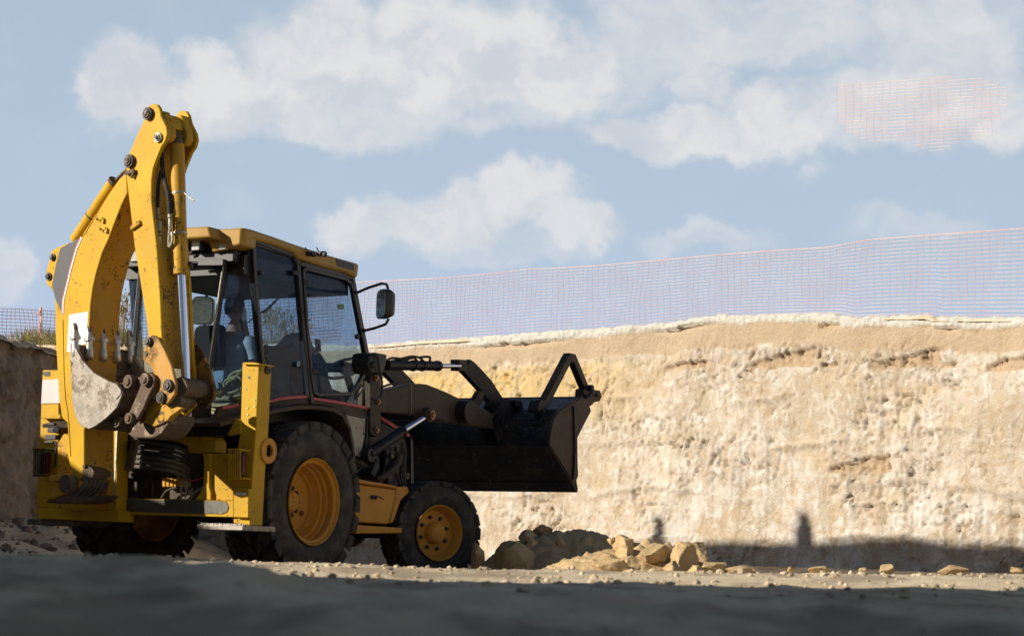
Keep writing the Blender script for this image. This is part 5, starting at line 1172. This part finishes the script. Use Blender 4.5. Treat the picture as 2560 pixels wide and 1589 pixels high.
for w0 in (.19, -.19):
    P = outline('B', .19, [(665, 1100), (700, 1045), (735, 1045), (775, 1055), (770, 1090), (720, 1118)], 2); mb = MB(); mb.prism([p + BW * (w0 - .19) for p in P], BW * -.03); part('bucket_lug', mb, 'brown_steel', arm, .006)
# digging bucket
bkt = empty('digging_bucket'); bkt.parent = arm
BS = [(350, 478), (372, 482), (400, 522), (440, 600), (530, 700), (640, 762), (700, 782), (735, 830), (742, 862), (702, 962), (620, 1042), (540, 1102), (490, 1124), (430, 1102), (385, 1022), (362, 900), (354, 720), (366, 625), (346, 600)]
P = outline('B', .305, BS, 2)
for w0 in (.305, -.285):
    mb = MB(); mb.prism([p + BW * (w0 - .305) for p in P], BW * -.02); o = part('side_plate', mb, 'steel', bkt, .004)
    sw = outline('B', .305, [(352, 480), (372, 484), (400, 524), (440, 602), (530, 702), (640, 764), (700, 784), (735, 830), (738, 858), (700, 905), (660, 880), (560, 800), (450, 715), (372, 625)], 2)
    mb = MB(); mb.prism([p + BW * (w0 - .305 + .006) for p in sw], BW * (-.006 - .026)); part('side_cutter', mb, 'steel', o, .004)
sh = [(352, 480), (348, 600), (356, 720), (364, 900), (388, 1022), (432, 1100), (490, 1122), (540, 1100), (620, 1040), (702, 960), (742, 862), (735, 832), (700, 784)]
Q = outline('B', .30, sh, 2); mb = MB()
cen = sum(Q, V(0, 0, 0)) / len(Q)
for a, b in zip(Q, Q[1:]):
    d = (b - a).normalized(); n_ = d.cross(BW).normalized(); n_ = n_ if n_.dot(cen - a) > 0 else -n_
    mb.prism([a, b, b + n_ * .014, a + n_ * .014], BW * -.60)
part('shell', mb, 'brown_steel', bkt)
mb = MB(); a, b = at('B', .30, 2, 372, 500), at('B', .30, 2, 366, 625); mb.prism([a + BB * .0, a + BB * .03, b + BB * .03, b], BW * -.6); part('lip', mb, 'brown_steel', bkt, .004)
for k in range(5):
    w0 = .285 - .1425 * k; off = BW * (w0 - .30) - BB * .012
    A = at('B', .30, 2, 372, 590) + off; M1 = at('B', .30, 2, 371, 440) + off; T = at('B', .30, 2, 364, 330) + off
    ax_ = (M1 - A).normalized(); mb = MB(); mb.sweep([A, A + (M1 - A) * .12, A + (M1 - A) * .45, A + (M1 - A) * .75, M1], [.022, .036, .034, .026, .030], 10); to = part('tooth', mb, 'tooth', bkt, ang=60)
    d = (T - M1).normalized(); sd = BW.cross(d).normalized()
    mb = MB()
    for (h0, h1, wa, wb, ta, tb) in ((0, .028, .040, .040, .036, .036), (.028, .075, .034, .025, .030, .022), (.075, .115, .025, .026, .022, .015), (.115, .135, .026, .016, .015, .010)):
        q = []
        for hh_, w_, t2 in ((h0, wa, ta), (h1, wb, tb)):
            c0 = M1 + d * (hh_ - .008); q.append([c0 + BW * (w_ * math.copysign(abs(math.cos(x_)) ** .6, math.cos(x_))) + sd * (t2 * math.copysign(abs(math.sin(x_)) ** .6, math.sin(x_))) for x_ in [i_ * math.pi / 8 for i_ in range(16)]])
        mb.add(q[0] + q[1], [(i_, (i_ + 1) % 16, 16 + (i_ + 1) % 16, 16 + i_) for i_ in range(16)] + [tuple(range(16)), tuple(range(16, 32))])
    tt = part('tooth_tip', mb, 'tooth', to, ang=40)
    for sgn in (1, -1):
        mb = MB(); c0 = M1 + d * .085 + sd * .0215 * sgn; mb.prism([c0 + BW * .010 * math.cos(x_ * .5236) + d * .022 * math.sin(x_ * .5236) for x_ in range(12)], sd * .003 * sgn); part('tip_hollow', mb, 'pin', tt)
mb = MB(); plate(mb, 'B', -.20, -.28, [(808, 560), (838, 560), (885, 640), (925, 712), (905, 735), (850, 722), (815, 740)], 2, ref=-.28) if False else None
# dirt caked along the back of the bucket mouth
mb = MB(); P = []
for i in range(40):
    w0 = .27 - .54 * i / 39; q_ = at('B', .30, 2, 640, 772) + BW * (w0 - .30); P.append(q_ + UZ * (.012 * fbm(i * .5, 0, 0, 2)) + BB * .05)
mb.sweep(P, [.012 + .012 * abs(fbm(i * .7, 1, 0, 2)) for i in range(40)], 6); part('caked_dirt', mb, 'clay', bkt)

# ================================================================== kingpost, sliding frame and the two stabiliser legs
fr_ = empty('rear_frame'); fr_.parent = root
def lpl(name, x0, x1, pts, k, mat, par=fr_, bevel=.006):
    mb = MB(); plate(mb, 'L', x0, x1, pts, k); return part(name, mb, mat, par, bevel)
lpl('upper_rail', -1.0, -.86, [(812, 92), (1902, 98), (1905, 218), (1802, 240), (812, 232)], 3, 'black')
lpl('rail_end', -1.008, -.99, [(1858, 97), (1906, 97), (1908, 220), (1812, 242), (1784, 232), (1806, 190)], 3, 'yellow')
lpl('lower_rail', -1.03, -.88, [(740, 795), (1000, 793), (1842, 812), (1842, 957), (740, 928)], 3, 'yellow')
lpl('rubbed_strip', -1.036, -1.028, [(742, 798), (1000, 797), (1740, 814), (1785, 830), (1800, 868), (1785, 912), (1740, 930), (742, 905)], 3, 'bar_rubbed')
lpl('cross_member', -.95, -.80, [(1195, 244), (1650, 248), (1682, 290), (1682, 388), (1560, 396), (1450, 390), (1440, 330), (1320, 282)], 3, 'yellow')
lpl('gusset', -1.02, -.90, [(1500, 802), (1545, 745), (1572, 680), (1580, 560), (1578, 420), (1560, 396), (1625, 396), (1634, 440), (1628, 560), (1628, 690), (1642, 740), (1642, 806)], 3, 'yellow')
lpl('back_plate', -.84, -.80, [(770, 620), (1400, 640), (1500, 600), (1560, 800), (770, 800)], 3, 'brown')
for i in range(6): lpl('valve_block', -.93, -.84, [(1215 + i * 34, 610), (1240 + i * 34, 612), (1240 + i * 34, 690), (1215 + i * 34, 688)], 3, 'yellow_worn', bevel=.004)
lpl('inner_post', -1.16, -1.02, [(10, 700, 610), (10, 752, 605), (10, 742, 1412), (10, 655, 1405), (10, 665, 1100)], None, 'yellow')
lpl('post_edge', -1.165, -1.15, [(10, 738, 610), (10, 750, 610), (10, 722, 1260), (10, 712, 1260)], None, 'galv', bevel=0)
lpl('bottom_plate', -1.18, -.98, [(10, 55, 1300), (10, 760, 1322), (10, 758, 1418), (10, 52, 1392)], None, 'yellow')
lpl('hanger', -1.26, -1.22, [(945, 270), (1000, 275), (965, 400), (935, 552), (875, 550), (880, 500), (915, 400)], 3, 'brown_steel')
# kingpost casting
kp_ = lpl('kingpost', -1.42, -1.22, [(10, 272, 640), (10, 332, 655), (10, 348, 800), (10, 352, 1010), (10, 368, 1060), (10, 362, 1130), (10, 310, 1168), (10, 180, 1218), (10, 112, 1238), (10, 172, 1130), (10, 205, 1040), (10, 218, 960), (10, 218, 740)], None, 'yellow_worn', bevel=.02)
lpl('kingpost_base', -1.40, -1.15, [(10, 110, 1238), (10, 330, 1170), (10, 480, 1190), (10, 600, 1180), (10, 540, 1235), (10, 420, 1258), (10, 140, 1252)], None, 'brown_steel', kp_, .01)
lpl('kingpost_lug', -1.46, -1.40, [(10, 150, 1010), (10, 270, 1005), (10, 270, 960), (10, 300, 1010), (10, 300, 1060), (10, 185, 1060), (10, 150, 1060)], None, 'yellow_worn', kp_)
mb = MB(); p = at('B', .20, 10, 322, 1085); mb.disc(p, .075, .09, BW, 24); mb.disc(p + BW * .03, .05, .06, BW, 20); part('swing_pivot', mb, 'brown_steel', kp_, .006)
for i in range(5):
    u = 395 + i * 38
    hose('hose', [at('B', .10 - .05 * i, 10, u + 95, 985), at('B', .14 - .05 * i, 10, u + 70, 1080), at('B', .14 - .05 * i, 10, u + 15, 1150), at('B', .10 - .05 * i, 10, u - 20, 1178)], .022, 'hose_dusty', kp_)
mb = MB(); p = at('L', -1.36, 10, 218, 612); mb.disc(p, .030, .05, (1, .3, 0), 20); mb.box(p + V(.03, .06, .0), (.05, .1, .04)); mb.box(p + V(.03, .07, -.06), (.06, .12, .04)); mb.box(p + V(.02, .07, .05), (.04, .07, .02)); mb.box(p + V(.02, .08, -.1), (.05, .10, .02)); part('swing_valve', mb, 'frame_black', kp_, .004)
hose('hose', L_(-1.35, 10, [(160, 720), (215, 730), (212, 800), (205, 870), (198, 940)]), .010, 'hose', kp_)
# hose bundle looping behind the cab
for i, (v0, dv, mt) in enumerate(((305, 0, 'hose'), (345, 0, 'hose'), (385, 0, 'hose'), (432, 0, 'hose_dusty'), (475, 0, 'hose_dusty'), (518, 0, 'hose_dusty'))):
    pts = []
    for (u, dvv, x) in ((775, -12, -.92), (900, -10, -1.00), (1060, 0, -1.16), (1220, 18, -1.20), (1330, 42, -1.14), (1405, 74, -1.04), (1438, 108, -.94), (1420, 128, -.86), (1340, 118, -.80), (1200, 90, -.80)):
        pts.append(at('L', x, 3, u + (5 - i) * 3 * (u > 1300), v0 + dvv))
    hose('hose', pts, .0165, mt, fr_)
for j in range(4): hose('hose', L_(-.90, 3, [(820, 330 + j * 62), (900, 328 + j * 62), (1010, 335 + j * 62)]), .014, 'hose', fr_)
for (a_, b_, r) in (((1352, 580), (1352, 632), .008), ((1385, 640), (1380, 800), .009), ((1425, 640), (1432, 690), .013), ((1428, 690), (1420, 790), .007)):
    mb = MB(); mb.tube(at('L', -.98, 3, *a_), at('L', -.98, 3, *b_), r, 8); part('fitting', mb, 'galv', fr_)
hose('hose', L_(-.96, 3, [(1450, 800), (1490, 750), (1540, 715), (1570, 700)]), .012, 'galv', fr_)
hose('hose', L_(-.96, 3, [(1415, 700), (1450, 725), (1480, 790)]), .009, 'galv', fr_)
hose('wire', L_(-.97, 3, [(1440, 760), (1470, 740), (1480, 700)]), .007, 'galv', fr_)
hose('hose', L_(-.92, 3, [(1000, 800), (1095, 620), (1110, 560)]), .012, 'hose', fr_); hose('hose', L_(-.92, 3, [(1130, 790), (1130, 660), (1110, 600)]), .012, 'hose', fr_)
hose('hose', L_(-.92, 3, [(1210, 790), (1260, 720), (1370, 690)]), .010, 'hose', fr_); hose('wire', L_(-.95, 3, [(1460, 640), (1520, 628), (1575, 610)]), .006, 'red', fr_)
# near stabiliser
st1 = empty('stabilizer'); st1.parent = root
col_ = lpl('column', -1.0, -.83, [(4, 482, 1070), (4, 552, 1067), (4, 604, 1076), (3, 2040, 200), (3, 2010, 560), (3, 1987, 1030), (3, 1840, 1008), (3, 1842, 560), (3, 1896, 230), (3, 1905, 100)], None, 'yellow', st1, .008)
lpl('column_cap', -1.03, -.82, [(4, 484, 1064), (4, 552, 1061), (4, 604, 1070), (4, 603, 1080), (4, 484, 1076)], None, 'yellow', col_, .003)
lpl('face_plate', -.985, -.90, [(3, 1640, 400), (3, 1850, 395), (3, 1842, 560), (3, 1840, 812), (3, 1640, 808)], None, 'yellow', st1)
lpl('foot_plate', -1.045, -1.0, [(3, 1842, 700), (3, 1975, 706), (3, 1972, 962), (3, 1842, 955)], None, 'yellow', st1)
lpl('grab_slot', -1.055, -1.04, [(3, 1858, 738), (3, 1945, 742), (3, 1943, 765), (3, 1858, 760)], None, 'white', st1, 0)
mb = MB(); p = at('S', -1.155, 4, 648, 1118); mb.disc(p, .052, .02, (0, 1, 0), 24); mb.disc(p + V(0, -.02, 0), .034, .03, (0, 1, 0), 20); part('pin', mb, 'pin', st1, .003)
mb = MB(); e = at('S', -1.165, 3, 2160, 375); mb.lathe([(-.012, .105), (.012, .105), (.012, .05), (-.012, .05)], e + V(-.02, 0, 0), (0, 1, 0), 28, close=True); part('lifting_eye', mb, 'yellow_rim', st1, .004)
sk = at('S', -1.16, 3, 2102, 340)
mb = MB(); plate(mb, 'S', -1.158, -1.15, [(3, 2085, 278), (3, 2120, 280), (3, 2113, 404), (3, 2079, 400)]); o = part('label', mb, 'white', st1)
mb = MB()
def glyph(pts, w=.004):
    P = [at('S', -1.162, 3, *p) for p in pts]
    for a, b in zip(P, P[1:]): mb.bar(a, b, w, .003)
glyph([(2098, 345), (2099, 285), (2108, 290), (2110, 310), (2104, 322), (2098, 320)]); glyph([(2096, 355), (2104, 350)]); glyph([(2092, 378), (2100, 372), (2104, 385), (2096, 394), (2092, 382)])
part('marking', mb, 'green_mark', o)
for (u, v) in ((505, 1255), (570, 1335), (517, 1395), (572, 1382), (522, 1440), (530, 1170)):
    mb = MB(); mb.disc(at('L', -1.002, 4, u, v), .010, .006, (1, 0, 0), 10); part('bolt_hole', mb, 'pin' if v < 1200 else 'yellow_mark', st1)  # pale discs paint the light caught by the bolt holes
A, B_2 = at('L', -1.14, 3, 1925, 1038), at('L', -1.14, 3, 1520, 1020)
zt_ = (A.z + B_2.z) / 2
mb = MB(); mb.box((-.92, (A.y + B_2.y) / 2, zt_ - .015), (.44, B_2.y - A.y, .045)); pad = part('foot_pad', mb, 'steel', st1, .006)
mb = MB(); rn = random.Random(8)
for i in range(150):
    q = V(rn.uniform(-1.13, -1.03), rn.uniform(A.y + .05, B_2.y - .03), zt_ + .010); mb.ball(q, rn.uniform(.004, .013), 5, (1.2, 1, .8))
o = mb.build('stone_chips', M['white_plate'], flat=True); o.location = MO; o.rotation_euler = (0, 0, math.pi / 2 - YAW); tag(o, 'white stone chips lying on the near stabiliser foot', 'gravel', kind='stuff')
def cage(u0, u1, v0, v1, n, x, k, mat, par, box=None):
    g = empty('lamp_guard'); g.parent = par
    for i in range(n):
        u = u0 + (u1 - u0) * i / (n - 1); mb = MB(); mb.tube(at('L', x, k, u, v0), at('L', x, k, u - 2, v1), .0055, 8); part('guard_bar', mb, mat, g)
    for v in (v0, v1): mb = MB(); mb.bar(at('L', x, k, u0 - 4, v), at('L', x, k, u1 + 4, v), .03, .010); part('guard_rail', mb, mat, g)
    for v in (v0 + 4, v1 - 4): a_ = at('L', x, k, u1, v); mb = MB(); mb.bar(a_, a_ + V(.13, 0, 0), .03, .008); part('guard_rail', mb, mat, g)
    a_ = (at('L', x, k, u0, v0) + at('L', x, k, u1, v1)) / 2; h_ = at('L', x, k, u0, v0).z - at('L', x, k, u0, v1).z
    mb = MB(); mb.box(a_ + V(.075, 0, 0), (.05, .085, h_ * .82)); part('tail_lamp', mb, 'dark_red', g, .01)
    return g
cage(1803, 1900, 360, 618, 6, -1.13, 3, 'yellow', st1)
cage(20, 108, 782, 1015, 7, -1.13, 10, 'frame_black', fr_)
# far stabiliser
st2 = empty('stabilizer'); st2.parent = root
c2_ = lpl('column', -1.0, -.83, [(10, 92, 86), (10, 235, 86), (10, 236, 700), (10, 236, 1395), (10, 36, 1390), (10, 48, 1050), (10, 68, 700), (10, 80, 380)], None, 'yellow', st2, .008)
lpl('dark_slot', -1.004, -.99, [(10, 94, 104), (10, 156, 98), (10, 156, 138), (10, 112, 138), (10, 108, 128), (10, 94, 126)], None, 'frame_black', c2_, 0)
lpl('blank_plate', -1.01, -.998, [(10, 92, 172), (10, 233, 166), (10, 242, 376), (10, 80, 380)], None, 'white_plate', c2_, 0)
lpl('face_plate', -.98, -.90, [(10, 236, 960), (10, 700, 960), (10, 700, 1330), (10, 236, 1320)], None, 'yellow', st2)
lpl('flange', -1.06, -1.0, [(10, 78, 470), (10, 250, 474), (10, 250, 516), (10, 76, 512)], None, 'yellow', st2)
o = lpl('warning_label', -1.006, -.999, [(10, 120, 766), (10, 206, 766), (10, 202, 820), (10, 119, 818)], None, 'yellow_mark', c2_, 0)
for u in (145, 180):
    mb = MB(); P = [at('L', -1.008, 10, u - 13, 806), at('L', -1.008, 10, u + 13, 806), at('L', -1.008, 10, u, 782)]
    for a, b in zip(P, P[1:] + P[:1]): mb.bar(a, b, .004, .004)
    part('marking', mb, 'plastic', o)
p0, p1 = at('L', -1.14, 3, 35, 985), at('L', -1.14, 3, 440, 1015)
mb = MB(); mb.box((-.92, (p0.y + p1.y) / 2, (p0.z + p1.z) / 2 - .0), (.46, abs(p0.y - p1.y), .05)); part('foot_pad', mb, 'brown_steel', st2, .006)

# ================================================================== operator in the cab, coil of strap behind the seat
def skinned(name, joints, edges, mat, parent=None, sub=2, rootj=0):
    me = bpy.data.meshes.new(name); me.from_pydata([j[0] for j in joints], edges, []); me.materials.append(mat)
    o = bpy.data.objects.new(name, me); col.objects.link(o)
    sm = o.modifiers.new('skin', 'SKIN'); sm.use_smooth_shade = True
    lay = me.skin_vertices[0].data if me.skin_vertices else None
    if lay is None:
        bm = bmesh.new(); bm.from_mesh(me); bm.verts.layers.skin.new(); bm.to_mesh(me); bm.free(); lay = me.skin_vertices[0].data
    for i, j in enumerate(joints):
        r = j[1]; lay[i].radius = r if isinstance(r, tuple) else (r, r)
        lay[i].use_root = (i == rootj)
    ss = o.modifiers.new('sub', 'SUBSURF'); ss.levels = sub; ss.render_levels = sub
    if parent: o.parent = parent
    return o
M['skin'] = plain('skin', (.50, .27, .17), .55, var=.08); M['shirt'] = plain('pale_blue_tshirt', (.34, .47, .54), .85, var=.06, nscale=30)
M['trouser'] = plain('dark_trousers', (.03, .035, .05), .9); M['glove'] = plain('black_gloves', (.02, .022, .022), .8); M['hair'] = plain('dark_hair', (.022, .018, .016), .8)
H0 = at('S', -.06, 11, 295, 320)                         # centre of the head
PZ = H0.z - .72
per = empty('person', m2w((H0.x, H0.y, PZ)), math.pi / 2 - YAW)
tag(per, 'seated operator in a pale blue t-shirt and black gloves inside the cab, facing forward', 'person')
def pl(x, y, z): return V(x, y, z)                        # local: x forward, y left, z up; pelvis at the origin
hz = .72
SH = hz - .26
j = [(pl(0, 0, 0), (.12, .10)), (pl(.0, 0, SH * .40), (.10, .09)), (pl(.02, 0, SH * .78), (.12, .09)), (pl(.03, 0, SH - .02), (.075, .065)), (pl(.03, 0, SH + .08), .054), (pl(.03, 0, SH + .16), .054),
     (pl(.035, .13, SH - .05), .052), (pl(.035, -.13, SH - .05), .052),
     (pl(.06, .20, SH - .29), .044), (pl(.30, .14, SH - .36), .033), (pl(.36, .13, SH - .37), .028),
     (pl(.07, -.20, SH - .28), .044), (pl(.25, -.17, SH - .43), .034), (pl(.31, -.155, SH - .47), .028),
     (pl(.05, .10, -.01), .085), (pl(.46, .13, .05), .065), (pl(.50, .13, -.32), .045), (pl(.05, -.10, -.01), .085), (pl(.46, -.13, .05), .065), (pl(.50, -.13, -.32), .045), (pl(.60, .13, -.36), .035), (pl(.60, -.13, -.36), .035)]
e_ = [(0, 1), (1, 2), (2, 3), (3, 4), (4, 5), (3, 6), (3, 7), (6, 8), (8, 9), (9, 10), (7, 11), (11, 12), (12, 13), (0, 14), (14, 15), (15, 16), (0, 17), (17, 18), (18, 19), (16, 20), (19, 21)]
skinned('body', j, e_, M['skin'], per)
# head with face
bm = bmesh.new(); bmesh.ops.create_icosphere(bm, subdivisions=4, radius=1)
for v in bm.verts:
    p = v.co; x, y, z = p.x * .098, p.y * .076, p.z * .120
    if z < -.02: x *= 1 - .9 * (-z - .02); y *= 1 - 2.4 * (-z - .02)
    if p.x > .5:
        x += .028 * math.exp(-((p.y) ** 2) / .012 - ((p.z + .12) ** 2) / .03)             # nose
        x -= .012 * (math.exp(-((abs(p.y) - .36) ** 2) / .012 - ((p.z - .08) ** 2) / .012))    # eye sockets
        x += .006 * math.exp(-(p.y ** 2) / .05 - ((p.z + .48) ** 2) / .006) - .004 * math.exp(-(p.y ** 2) / .04 - ((p.z + .53) ** 2) / .001)
        x += .007 * math.exp(-(p.y ** 2) / .08 - ((p.z + .85) ** 2) / .02)
    v.co = V(x, y, z)
me = bpy.data.meshes.new('head'); bm.to_mesh(me); bm.free(); me.materials.append(M['skin'])
for p in me.polygons: p.use_smooth = True
hd = bpy.data.objects.new('head', me); col.objects.link(hd); hd.parent = per; hd.location = (.03, 0, hz)
for s in (-1, 1):
    mb = MB(); mb.ball((.0, s * .077, -.005), .03, 10, (.7, .3, 1.1)); mb.build('ear', M['skin'], hd)
    mb = MB(); mb.ball((.078, s * .030, .010), .012, 8); mb.build('eye', M['white'], hd)
bm = bmesh.new(); bmesh.ops.create_icosphere(bm, subdivisions=4, radius=1)
for v in list(bm.verts):
    p = v.co
    if (p.x > .35 and p.z < .48) or p.z < -.52 or (p.x > .0 and p.z < -.1): bm.verts.remove(v)
for v in bm.verts:
    p = v.co.copy(); v.co = V(p.x * .108, p.y * .087, p.z * .132) * (1 + .03 * noise.noise(p * 6))
me = bpy.data.meshes.new('hair'); bm.to_mesh(me); bm.free(); me.materials.append(M['hair'])
for p in me.polygons: p.use_smooth = True
hr = bpy.data.objects.new('hair', me); col.objects.link(hr); hr.parent = hd
sl = hr.modifiers.new('thick', 'SOLIDIFY'); sl.thickness = .01
mb = MB(); rings = []
for (z_, cx_, hw, hd_) in ((-.08, -.005, .185, .15), (.05, -.01, .178, .145), (.16, -.005, .165, .13), (SH * .62, .005, .180, .138), (SH * .82, .015, .198, .142), (SH - .06, .022, .200, .125), (SH - .015, .025, .165, .100), (SH + .02, .028, .115, .080), (SH + .045, .030, .075, .068)):
    rings.append([pl(cx_ + .92 * hd_ * math.copysign(abs(math.cos(t_)) ** .85, math.cos(t_)) * (1 + .02 * math.sin(5 * t_ + z_ * 20)), .9 * hw * math.copysign(abs(math.sin(t_)) ** .85, math.sin(t_)), z_ + .006 * math.sin(3 * t_)) for t_ in [k_ * math.pi / 12 for k_ in range(24)]])
mb.add([p_ for r_ in rings for p_ in r_], [(a_ * 24 + b_, a_ * 24 + (b_ + 1) % 24, (a_ + 1) * 24 + (b_ + 1) % 24, (a_ + 1) * 24 + b_) for a_ in range(len(rings) - 1) for b_ in range(24)])
for s in (1, -1): mb.sweep([pl(.025, s * .10, SH - .035), pl(.028, s * .155, SH - .055), pl(.040, s * .188, SH - .11), pl(.052, s * .204, SH - .175), pl(.056, s * .208, SH - .20)], [.055, .078, .072, .070, .073], 16)
mb.build('t_shirt', M['shirt'], per, ang=60)
jq = [(pl(0, 0, .0), (.16, .13)), (pl(.05, .10, -.02), .098), (pl(.46, .13, .05), .078), (pl(.50, .13, -.30), .058), (pl(.05, -.10, -.02), .098), (pl(.46, -.13, .05), .078), (pl(.50, -.13, -.30), .058)]
skinned('trousers', jq, [(0, 1), (1, 2), (2, 3), (0, 4), (4, 5), (5, 6)], M['trouser'], per)
for s, base, fw_ in ((1, pl(.36, .13, SH - .37), V(.96, -.1, -.12)), (-1, pl(.31, -.155, SH - .47), V(.85, .15, -.45))):
    fw_ = fw_.normalized(); sd = fw_.cross(UZ).normalized(); upv = sd.cross(fw_)
    jh = [(base - fw_ * .03, .036), (base + fw_ * .03, (.040, .028)), (base + fw_ * .075, (.045, .022))]; eh = [(0, 1), (1, 2)]
    for q_, (off, ln) in enumerate(((-.030, .058), (-.010, .070), (.011, .066), (.031, .050))):
        a = len(jh); b0 = base + fw_ * .08 + sd * off
        jh += [(b0, .0115), (b0 + fw_ * ln * .5 - upv * .014, .0105), (b0 + fw_ * ln * .75 - upv * .040, .0095), (b0 + fw_ * ln * .55 - upv * .056, .0085)]
        eh += [(2, a), (a, a + 1), (a + 1, a + 2), (a + 2, a + 3)]
    a = len(jh); t0 = base + fw_ * .03 - sd * .036 * s
    jh += [(t0, .014), (t0 + fw_ * .035 - sd * .018 * s - upv * .012, .012), (t0 + fw_ * .058 - sd * .006 * s - upv * .03, .010)]; eh += [(1, a), (a, a + 1), (a + 1, a + 2)]
    skinned('glove', jh, eh, M['glove'], per, 1)
# rolled strap / hose lying on the shelf behind the seat
M['strap'] = plain('yellowish_strap', (.25, .26, .14), .85, nscale=22, var=.35)
cc = at('S', -.44, 4, 400, 1235); ws = m2w(cc)
mb = MB()
for k in range(3):
    pts = []
    for i in range(70):
        a = i * .33; r = .03 + .0045 * i * (.9 + .1 * math.sin(i * 1.3 + k)); pts.append(cc + V(.02 + k * .035 + .008 * math.sin(i * .7), math.cos(a) * r * .9 + .0, math.sin(a) * r * .62))
    mb.sweep(pts[:34 + 6 * k], .011, 6)
for k in range(4):
    mb.sweep([cc + V(-.06 + .04 * k, math.cos(t_ * .35) * .20, -.14 - .035 * k + math.sin(t_ * .35) * .03) for t_ in range(19)], .020, 7)
mb.sweep([at('S', -.45, 4, 262, 1275), at('S', -.47, 4, 300, 1290), at('S', -.48, 4, 380, 1235), at('S', -.48, 4, 440, 1170), at('S', -.47, 4, 500, 1100)], .020, 7)
mb.sweep([at('S', -.45, 4, 265, 1290), at('S', -.47, 4, 320, 1310), at('S', -.48, 4, 400, 1250), at('S', -.48, 4, 470, 1170)], .014, 7)
o = mb.build('rolled_strap', M['strap']); o.location = MO; o.rotation_euler = (0, 0, math.pi / 2 - YAW); tag(o, 'rolled yellow-green strap piled behind the glass at the rear corner of the cab', 'strap')
mb = MB(); mb.box(cc + V(.04, .02, -.30), (.42, .5, .10)); part('rear_shelf', mb, 'cloth_black', cab, .02)
